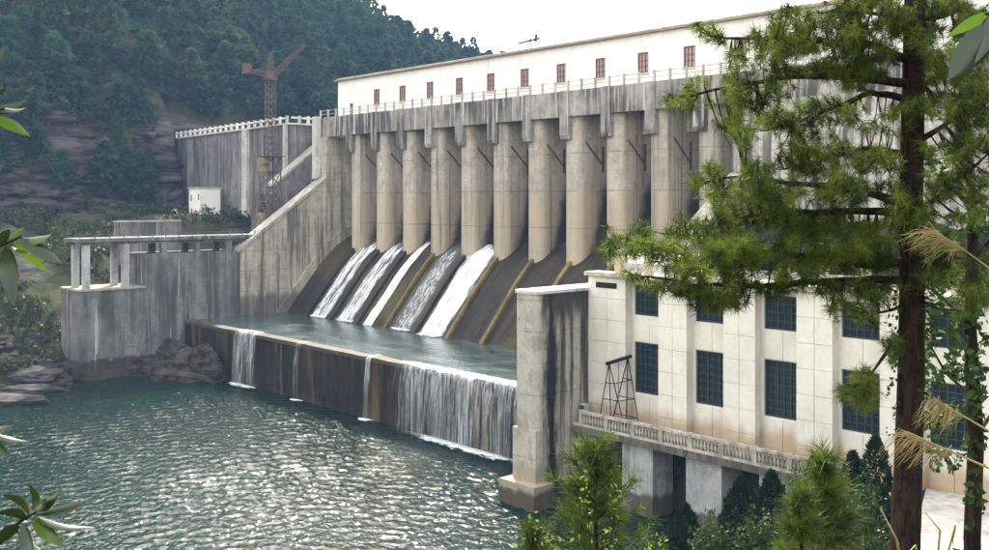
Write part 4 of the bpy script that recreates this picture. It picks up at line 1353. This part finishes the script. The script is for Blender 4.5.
# second tree by the frame edge, leafy
t2 = thing('ivy_clad_tree', 'slim dark tree clad in ivy leaves to the right of the tall pine', 'tree', tuple(at(974, 640, 16)))
mb = MB(); mb.tube([at(x, y, 16) for x, y in ((976, 660), (972, 540), (976, 440), (970, 330), (973, 220), (966, 120), (962, 40))], [.14, .13, .12, .10, .08, .06, .03], 10); mb.build('trunk', 'bark', t2, True)
mb = MB()
for pixs in ([(972, 330), (945, 300), (925, 285)], [(972, 260), (1000, 230), (1030, 215)], [(975, 400), (945, 372), (930, 345)], [(972, 215), (950, 175), (940, 150)], [(975, 440), (1000, 400), (1020, 390)]):
    mb.tube([at(x, y, 16 + random.uniform(-.8, .8) * i) for i, (x, y) in enumerate(pixs)], [.035, .024, .012], 5)
mb.build('limb', 'bark', t2)
Pv = []
for bx, by, rx, ry in [(945, 300, 28, 26), (960, 350, 34, 30), (940, 378, 20, 20), (985, 300, 20, 40), (975, 420, 12, 60), (974, 505, 10, 40), (955, 230, 30, 18), (985, 380, 20, 30), (930, 340, 14, 20), (950, 170, 30, 26), (940, 410, 22, 30), (985, 230, 16, 40), (945, 455, 20, 18)]:
    for k in range(int(rx * ry / 2.4)):
        a = random.uniform(0, 6.283); r = math.sqrt(random.random())
        x, y = bx + rx * r * math.cos(a), by + ry * r * math.sin(a)
        if fbm(x * .06, y * .06, 13, 3) < -.1: continue
        Pv.append(at(x, y, 16 + random.gauss(0, .5)))
v_, f_ = leaf_cloud(np.array(Pv), .10)
link('crown', np_mesh('crown', v_, f_, 'ivy'), t2)

# young pines on the slope
def young_pine(px, ytop, ybot, wpx, dist, label, nwhorl, needle, seed, droop=0.0):
    rr = random.Random(seed)
    top = at(px, ytop, dist); gz = height(*at(px, 600, dist)[:2])
    base = Vector((top.x, top.y, gz - .1))
    t_ = thing('young_pine', label, 'tree', tuple(base))
    H = top.z - base.z
    mb = MB(); mb.tube([base, base.lerp(top, .5) + Vector((.03, .02, 0)), top], [.055, .035, .012], 7); mb.build('trunk', 'bark', t_)
    TC, TD, br = [], [], MB()
    wid = wpx / FOC * dist / 2
    zb = at(px, ybot, dist).z
    for k in range(nwhorl):
        u = k / max(1, nwhorl - 1)
        zc = zb + (top.z - zb) * (u ** .9)
        reach = wid * (1 - u * .72) * rr.uniform(.85, 1.15)
        nb = 6 if u < .8 else 4
        for j in range(nb):
            a = 6.283 * j / nb + rr.uniform(-.3, .3) + k
            d_ = Vector((math.cos(a), math.sin(a), .55 + .5 * u - droop * .4))
            P0 = Vector((base.x, base.y, zc)); P1 = P0 + d_ * reach * rr.uniform(.75, 1.1)
            br.tube([P0, P0.lerp(P1, .5) - Vector((0, 0, .04)), P1], [.014, .010, .006], 4)
            for s in (.55, .8, 1.0):
                TC.append(P0.lerp(P1, s) + Vector((rr.gauss(0, .05), rr.gauss(0, .05), rr.gauss(0, .04)))); TD.append((d_.normalized() + Vector((0, 0, .25))).normalized())
    for s in (0, .1, .2, .3):
        TC.append(top - Vector((0, 0, s))); TD.append(Vector((0, 0, 1)))
    br.build('boughs', 'bark', t_); tag([o for o in t_.children if o.name.startswith('boughs')][0], kind='stuff')
    v_, f_ = needle_tufts(np.array(TC), np.array(TD), 34, needle, .015, .5)
    link('crown', np_mesh('crown', v_, f_, 'needle_y'), t_)
    return t_
young_pine(594, 452, 570, 110, 17, 'bright green young pine growing below the dividing wall', 9, .30, 3)
young_pine(824, 466, 580, 100, 16, 'bushy young pine with long needles beside the dark cypresses', 8, .36, 8, .5)
young_pine(532, 536, 600, 60, 16, 'small pine shoot at the pool edge left of the taller young pine', 4, .26, 13)
young_pine(800, 500, 600, 70, 15, 'low spreading young pine under the bushy one', 4, .34, 19, .6)
# small yellow-green sapling leaves among the young pine
sp = thing('leafy_sapling', 'thin sapling with small yellow-green leaves in front of the young pine', 'shrub', tuple(at(600, 640, 14)))
mb = MB(); Pv = []
for pixs in ([(598, 640), (590, 540), (584, 478)], [(598, 640), (612, 530), (622, 462)], [(596, 640), (560, 545), (528, 520)], [(600, 640), (640, 560), (665, 540)]):
    c3 = [at(x, y, 14) for x, y in pixs]; mb.tube(c3, [.012, .008, .004], 4)
    for k in range(46):
        u = random.uniform(.25, 1); p = c3[0].lerp(c3[1], u * 2) if u < .5 else c3[1].lerp(c3[2], u * 2 - 1)
        Pv.append(p + Vector((random.gauss(0, .07), random.gauss(0, .07), random.gauss(0, .07))))
mb.build('stems', 'bark', sp); tag(bpy.data.objects['stems'], kind='stuff')
v_, f_ = leaf_cloud(np.array(Pv), .05); link('leaves', np_mesh('leaves', v_, f_, 'yleaf'), sp); tag(bpy.data.objects['leaves'], kind='stuff')

# cypresses
def cypress(px, ytop, wpx, dist, label, seed, H=None):
    r0 = np.random.default_rng(seed)
    top = at(px, ytop, dist); gz = height(top.x, top.y)
    H = top.z - gz
    t_ = thing('cypress', label, 'tree', (top.x, top.y, gz), 'clipped cypresses on the bank')
    mb = MB(); mb.tube([(top.x, top.y, gz - .2), (top.x, top.y, gz + H * .9)], [.09, .02], 6); mb.build('trunk', 'bark', t_)
    n = 2600; wid = wpx / FOC * dist / 2
    u = r0.random(n); an = r0.random(n) * 6.283
    rad = wid * np.minimum(1, (1 - u) * 2.1) ** .7 * (1 + .14 * np.sin(an * 4 + u * 14) + .1 * np.sin(u * 31 + an)) * (.72 + .3 * r0.random(n)) * np.minimum(1, u * 7 + .45)
    C = np.stack([rad * np.cos(an) + top.x, rad * np.sin(an) + top.y, gz + .1 + (H - .12) * u], 1)
    out = np.stack([np.cos(an) * .5, np.sin(an) * .5, np.full(n, .9)], 1) + .3 * r0.normal(size=(n, 3)); out /= np.linalg.norm(out, axis=1, keepdims=True)
    side = np.cross(out, r0.normal(size=(n, 3))); side /= np.linalg.norm(side, axis=1, keepdims=True)
    s = (.16 * (.7 + .6 * r0.random(n)))[:, None]
    Vv = np.stack([C - side * s * .5, C + side * s * .5, C + out * s * 1.3], 1).reshape(-1, 3)
    link('crown', np_mesh('crown', Vv, np.arange(3 * n).reshape(-1, 3), 'cypress'), t_)
cypress(685, 505, 34, 50, 'short round-topped dark cypress nearest the concrete columns', 1)
cypress(742, 478, 44, 48, 'slender leaning dark cypress in front of the dark column bays', 2)
cypress(772, 472, 40, 49, 'upright dark cypress between the bushy young pine and the slender cypress', 3)
cypress(813, 458, 22, 55, 'small cypress tip at the far end of the balcony', 6)
cypress(853, 452, 30, 54, 'squat dark cypress beside the end of the balcony', 4)
cypress(876, 436, 36, 53, 'tallest dark cypress next to the pine trunk', 5)

def dark_shrub(px, ytop, wpx, dist, label, seed):
    top = at(px, ytop, dist); gz = height(top.x, top.y); r0 = np.random.default_rng(seed)
    t_ = thing('shrub', label, 'shrub', (top.x, top.y, gz), 'dark shrubs on the bank below the power house')
    H = max(.8, top.z - gz); wid = wpx / FOC * dist / 2; n = 2200
    d_ = rand_unit(n); d_[:, 2] = np.abs(d_[:, 2])
    lob = 1 + .3 * np.sin(d_[:, 0] * 5 + seed) * np.sin(d_[:, 1] * 6 + 2 * seed) + .18 * np.sin(d_[:, 2] * 11 + seed)
    C = d_ * (lob * (.55 + .5 * r0.random(n)))[:, None] * np.array([wid, wid, H * .92]) + np.array([top.x, top.y, gz])
    v_, f_ = leaf_cloud(C, .15); link('foliage', np_mesh('foliage', v_, f_, 'ivy'), t_)
    mb = MB()
    for k in range(6):
        a_ = k * 1.05 + seed; mb.tube([(top.x, top.y, gz - .2), (top.x + .35 * wid * math.cos(a_), top.y + .35 * wid * math.sin(a_), gz + H * .4), (top.x + .7 * wid * math.cos(a_), top.y + .7 * wid * math.sin(a_), gz + H * .65)], [.05, .03, .015], 5)
    mb.build('stems', 'bark', t_)
dark_shrub(712, 512, 44, 46, 'rounded dark shrub between the short and the slender cypress', 1)
dark_shrub(757, 505, 40, 44, 'dark shrub filling the gap between two upright cypresses', 2)
dark_shrub(795, 480, 46, 50, 'dark shrub behind the bushy young pine', 3)
dark_shrub(836, 470, 40, 53, 'dark leafy shrub beside the squat cypress', 4)
dark_shrub(864, 476, 44, 48, 'dark shrub at the foot of the tallest cypress', 5)
dark_shrub(660, 530, 50, 50, 'low dark shrub at the water edge under the concrete columns', 6)

# ================================================================== NEAREST LEAVES AND REEDS
def leaf_mesh(A, B, width, curl, roll):
    """broad lanceolate blade from A to B with a folded midrib"""
    d = B - A; L = d.length; d.normalize()
    viewd = (A - Vector((0, 0, EYE))).normalized()
    s = d.cross(viewd).normalized(); n = s.cross(d).normalized()
    s2 = (s * math.cos(roll) + n * math.sin(roll)); n2 = s2.cross(d).normalized()
    N = 9; vs, fs = [], []
    for i in range(N + 1):
        u = i / N; wv = width * (math.sin(math.pi * min(1, u ** .8)) ** .8) * (1 - .25 * u) if 0 < u < 1 else .0006
        c = A + d * L * u + n2 * curl * L * math.sin(math.pi * u) - Vector((0, 0, curl * L * u * u * .5))
        vs += [c - s2 * wv / 2 + n2 * wv * .16, c, c + s2 * wv / 2 + n2 * wv * .16]
        if i:
            o = 3 * (i - 1); fs += [(o, o + 1, o + 4, o + 3), (o + 1, o + 2, o + 5, o + 4)]
    m = MB(); m.add(vs, fs)
    return m.mesh('leaf', None, True)
def twig(name, label, dist, stem, leaves):
    t_ = thing(name, label, 'twig', tuple(at(*stem[0], dist)))
    mb = MB(); mb.tube([at(x, y, dist) for x, y in stem], [.004 - .002 * i / len(stem) for i in range(len(stem))], 6); mb.build('stem', 'bark', t_)
    for ax, ay, bx, by, w_, mt, roll in leaves:
        me = leaf_mesh(at(ax, ay, dist), at(bx, by, dist + random.uniform(-.05, .05)), w_ / FOC * dist, random.uniform(.05, .14), roll)
        me.materials.append(M[mt]); link('leaf', me, t_)
twig('leafy_twig', 'twig with two slim yellow-green leaves against the dark wooded hill', 2.2, [(-30, 124), (-12, 116), (4, 108)],
     [(-6, 112, 27, 99, 11, 'leafdark', .4), (-8, 118, 30, 134, 13, 'leaf', -.2), (-12, 96, 6, 86, 10, 'leafdark', .2), (-10, 60, 8, 46, 9, 'leafdark', .2), (0, 108, 26, 106, 8, 'leafdark', 1.0)])
twig('leafy_twig', 'twig with pale glossy and dark drooping leaves in front of the left bank scrub', 2.1, [(-30, 262), (-5, 248), (14, 240), (22, 236)],
     [(18, 240, 52, 232, 14, 'leaf', .9), (16, 243, 47, 270, 15, 'leaf', -.2), (20, 238, 62, 262, 15, 'leafdark', .3), (6, 245, 14, 304, 19, 'leafdark', .1), (4, 244, 24, 226, 10, 'leaf', .2), (-8, 248, 10, 228, 12, 'leafdark', .2), (10, 246, 34, 252, 9, 'leaf', 1.1)])
twig('leafy_twig', 'spreading twig of grey-green glossy leaves above the glittering water', 2.0, [(-30, 575), (0, 540), (22, 520), (36, 512)],
     [(34, 513, 60, 487, 15, 'leafdark', .8), (34, 513, 28, 482, 14, 'leafdark', .9), (36, 514, 90, 497, 12, 'leafdark', .5), (36, 516, 94, 524, 12, 'leafdark', .9), (30, 516, 2, 492, 14, 'leafdark', .8), (32, 518, 66, 546, 15, 'leaf', .2),
      (28, 520, -6, 512, 15, 'leafdark', .9), (24, 524, 34, 560, 15, 'leafdark', .4), (20, 526, -8, 548, 16, 'leafdark', .6), (36, 510, 46, 496, 12, 'leafdark', .9), (18, 530, 50, 556, 14, 'leafdark', .9)])
twig('leafy_twig', 'twig tip with three narrow dark leaves over the dark left water', 2.1, [(-30, 440), (-10, 434), (0, 430)], [(-6, 432, 14, 424, 10, 'leafdark', .3), (-6, 434, 30, 440, 9, 'leafdark', .8), (-8, 438, 10, 456, 12, 'leafdark', .3)])
twig('leafy_twig', 'twig with broad sunlit leaves hanging beside the upper pine boughs', 2.0, [(1030, 20), (1005, 16), (985, 14)], [(1000, 22, 948, 78, 34, 'leafdark', .2), (1002, 14, 946, 36, 16, 'leaf', .5), (990, 14, 975, 62, 22, 'leafdark', -.5)])

def reed(label, dist, stem, plume_dirs, seed):
    rr = random.Random(seed)
    t_ = thing('reed_stalk', label, 'reed', tuple(at(*stem[0], dist)))
    mb = MB(); mb.tube([at(x, y, dist) for x, y in stem], [.006, .005, .004, .0025], 5); mb.build('stalk', 'dry', t_)
    mb = MB()
    for k in range(70):
        u = rr.random(); i = len(stem) - 2
        a = stem[i]; b = stem[i + 1]
        x0, y0 = a[0] + (b[0] - a[0]) * (1.25 * u - .25), a[1] + (b[1] - a[1]) * (1.25 * u - .25)
        dx, dy = plume_dirs; s = rr.uniform(.35, 1.45)
        p0 = (x0, y0); p1 = (x0 + dx * s * .5 + rr.gauss(0, 2), y0 + dy * s * .35 + rr.gauss(0, 3) - 3); p2 = (x0 + dx * s + rr.gauss(0, 3), y0 + dy * s + rr.gauss(0, 4) + 3)
        dz = rr.gauss(0, .05)
        mb.tube([at(*p0, dist), at(*p1, dist + dz * .5), at(*p2, dist + dz)], [.0019, .0016, .0007], 3, False)
    mb.build('plume', 'dry', t_)
reed('dry tan reed plume bending across the upper pine trunk', 5.0, [(1020, 292), (989, 268), (960, 247), (935, 231)], (-30, 4), 1)
reed('dry reed with a curled pale plume across the lower pine trunk', 4.6, [(1020, 482), (989, 468), (945, 449), (908, 432)], (-24, 14), 2)
reed('dry reed stalk with a short plume over the ivy right of the trunk', 4.8, [(1020, 450), (989, 431), (958, 413), (934, 398)], (-18, 14), 3)
for i, stem in enumerate(([(905, 590), (897, 540), (880, 507)], [(935, 590), (940, 530), (925, 512)], [(935, 600), (955, 525), (952, 548)], [(925, 600), (915, 545), (902, 560)])):
    t_ = tag(MB().tube([at(x, y, 5.2) for x, y in stem], [.009, .007, .002], 4).build('dry_grass_blade', 'dry', None, True), 'bent dry grass blade rising over the pale road beside the pine', 'grass', 'dry grass blades by the pine')

# ================================================================== HAZE
t = NT('haze_air')
t.t.nodes.remove(t.b)
pv = t.n('ShaderNodeVolumePrincipled')
pv.inputs['Color'].default_value = (.36, .56, 1.0, 1)
pv.inputs['Density'].default_value = .00021
pv.inputs['Anisotropy'].default_value = .0
t.link(pv.outputs[0], t.out.inputs['Volume'])
M['haze'] = t.m
mb = MB(); mb.box(-475, 95, -135, 535, -9, 222)
tag(mb.build('haze', 'haze'), 'thin bluish haze over the valley', 'haze', None, 'stuff')
